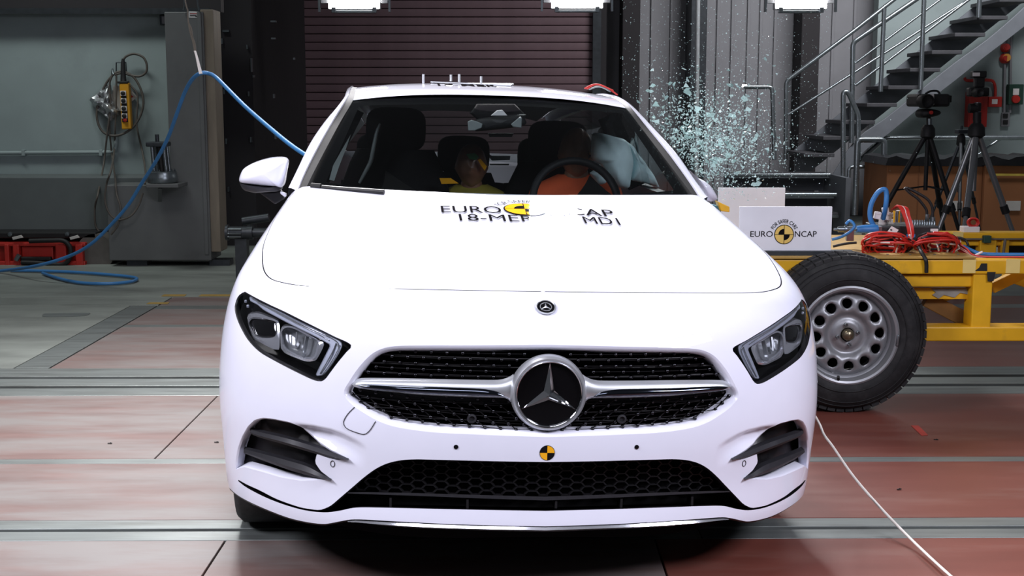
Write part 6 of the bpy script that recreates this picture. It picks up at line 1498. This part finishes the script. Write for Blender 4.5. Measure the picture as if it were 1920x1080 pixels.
# --- shattered side window: fragments in the air
shard_m = mat('broken_window_glass', (176, 208, 204), .12, var=.12, scale=60, trans=.35, spec=.8, coat=.4)
shard_b = glassmat('clear_fragment', (.78, .88, .87), refl=1., rough=.03, ior=1.5, diffuse=((.72, .90, .88), .48))
def fragment(sz, n):
    """one flat tempered-glass piece of n sides, 3 mm thick"""
    a0 = RNG.uniform(0, 6.28); L = []
    for k in range(n):
        a = a0 + 2 * math.pi * k / n + RNG.uniform(-.25, .25); r = sz * RNG.uniform(.4, 1.1); L.append((r * math.cos(a), r * math.sin(a) * .7, -.0016))
    return MB().plate(L, (0, 0, .0032))
protos = []
for k in range(24):
    me = fragment(1.0, int(RNG.integers(3, 7))).mesh('glass_fragment', 0); me.materials.append(shard_b if k % 3 else shard_m)
    for v in me.vertices: v.co.z *= 40
    protos.append(me)
big = [(1245, 240, 16), (1250, 232, 11), (1370, 275, 22), (1362, 268, 14), (1345, 262, 10), (1322, 258, 13), (1340, 300, 14), (1455, 272, 11), (1360, 143, 10), (1371, 160, 11), (1246, 180, 13), (1262, 185, 12), (1290, 173, 13), (1285, 160, 10), (1282, 129, 7), (1309, 133, 6), (1216, 170, 10), (1230, 196, 12), (1256, 157, 9), (1402, 205, 10), (1396, 185, 9), (1330, 235, 13), (1310, 250, 12), (1350, 232, 12), (1385, 240, 12), (1400, 235, 9), (1425, 250, 8), (1448, 252, 7), (1470, 268, 7), (1488, 272, 6), (1275, 205, 8), (1268, 262, 9), (1300, 282, 11), (1315, 320, 12), (1338, 325, 12), (1322, 290, 12), (1300, 265, 10), (1412, 298, 8), (1450, 295, 6), (1405, 322, 6), (1348, 174, 9), (1345, 192, 7), (1240, 215, 8), (1225, 160, 8), (1280, 240, 9)]
cand = [(u, v, s * .95) for u, v, s in big]
while len(cand) < 290:
    a = RNG.normal(0, 1, 2); u = 1325 + 62 * a[0]; v = 258 + 52 * a[1] + .15 * (u - 1325)
    if len(cand) % 6 == 0: u, v = 1310 + RNG.uniform(-90, 170), 230 + RNG.uniform(-120, 130)
    edge = 1165 + (v - 175) * .85
    if u < edge + 16 or v > 368 or v < 40: continue
    cand.append((u, v, abs(RNG.normal(0, 3.4)) + 3.0))
zones = [('above', lambda u, v: v < 190), ('right', lambda u, v: u > 1395), ('low', lambda u, v: v > 295), ('mid', lambda u, v: True)]
lab = {'above': 'small pale green window fragment flying high above the barrier boards', 'right': 'small pale green window fragment flying far right by the stair railings', 'low': 'small pale green window fragment flying low just above the plain board', 'mid': 'small pale green window fragment in the dense middle of the cloud'}
for i, (u, v, s) in enumerate(cand):
    Y = 5.75 + RNG.normal(0, .22); Y = max(5.25, min(6.3, Y)); p = PX(u, v, Y); sz = s * Y / FPX
    o = bpy.data.objects.new('glass_fragment', protos[i % 24]); COL.objects.link(o); o.location = Vector(p)
    o.rotation_euler = (RNG.uniform(.4, 2.2), RNG.uniform(-.7, .7), RNG.uniform(0, 6.28)); o.scale = (sz, sz, sz * .12)
    z = [n for n, f_ in zones if f_(u, v)][0]; tag(o, lab[z], 'glass fragment', 'window fragments in the air, ' + z)
for i, nm in ((0, 'large four-cornered pale green fragment just right of the windscreen pillar'), (2, 'largest pale green fragment at the heart of the glass cloud'), (7, 'single broad green fragment at the right end of the cloud')):
    bpy.data.objects['glass_fragment' + ('' if i == 0 else '.%03d' % i)]['label'] = nm
# fine crumbs and dust: far too many to count
crumb = MB()
def crumbs(n, fn, r0, r1):
    k = 0
    while k < n:
        u, v = fn()
        if u < 1150 + max(0, (v - 160)) * .85 + 12 or v > 375 or v < -20: continue
        p = PX(u, v, 5.75 + RNG.normal(0, .35)); r = RNG.uniform(r0, r1) * 5.75 / FPX; a = RNG.normal(0, 1, (4, 3)); a /= np.linalg.norm(a, axis=1, keepdims=True)
        crumb.add(list(p + a * r), [(0, 1, 2), (0, 3, 1), (1, 3, 2), (0, 2, 3)]); k += 1
crumbs(3200, lambda: (1325 + RNG.normal(0, 62), 268 + RNG.normal(0, 50)), 1.0, 2.9)
crumbs(1500, lambda: (1330 + RNG.normal(0, 115), 210 + RNG.normal(0, 95)), .6, 1.4)
crumbs(1100, lambda: (RNG.uniform(1120, 1560), RNG.uniform(-20, 330)), .6, 1.3)
c_o = crumb.build('glass_crumbs', shard_b, None, 0); tag(c_o, 'cloud of fine glass crumbs and dust above the trolley', 'glass crumbs', kind='stuff')
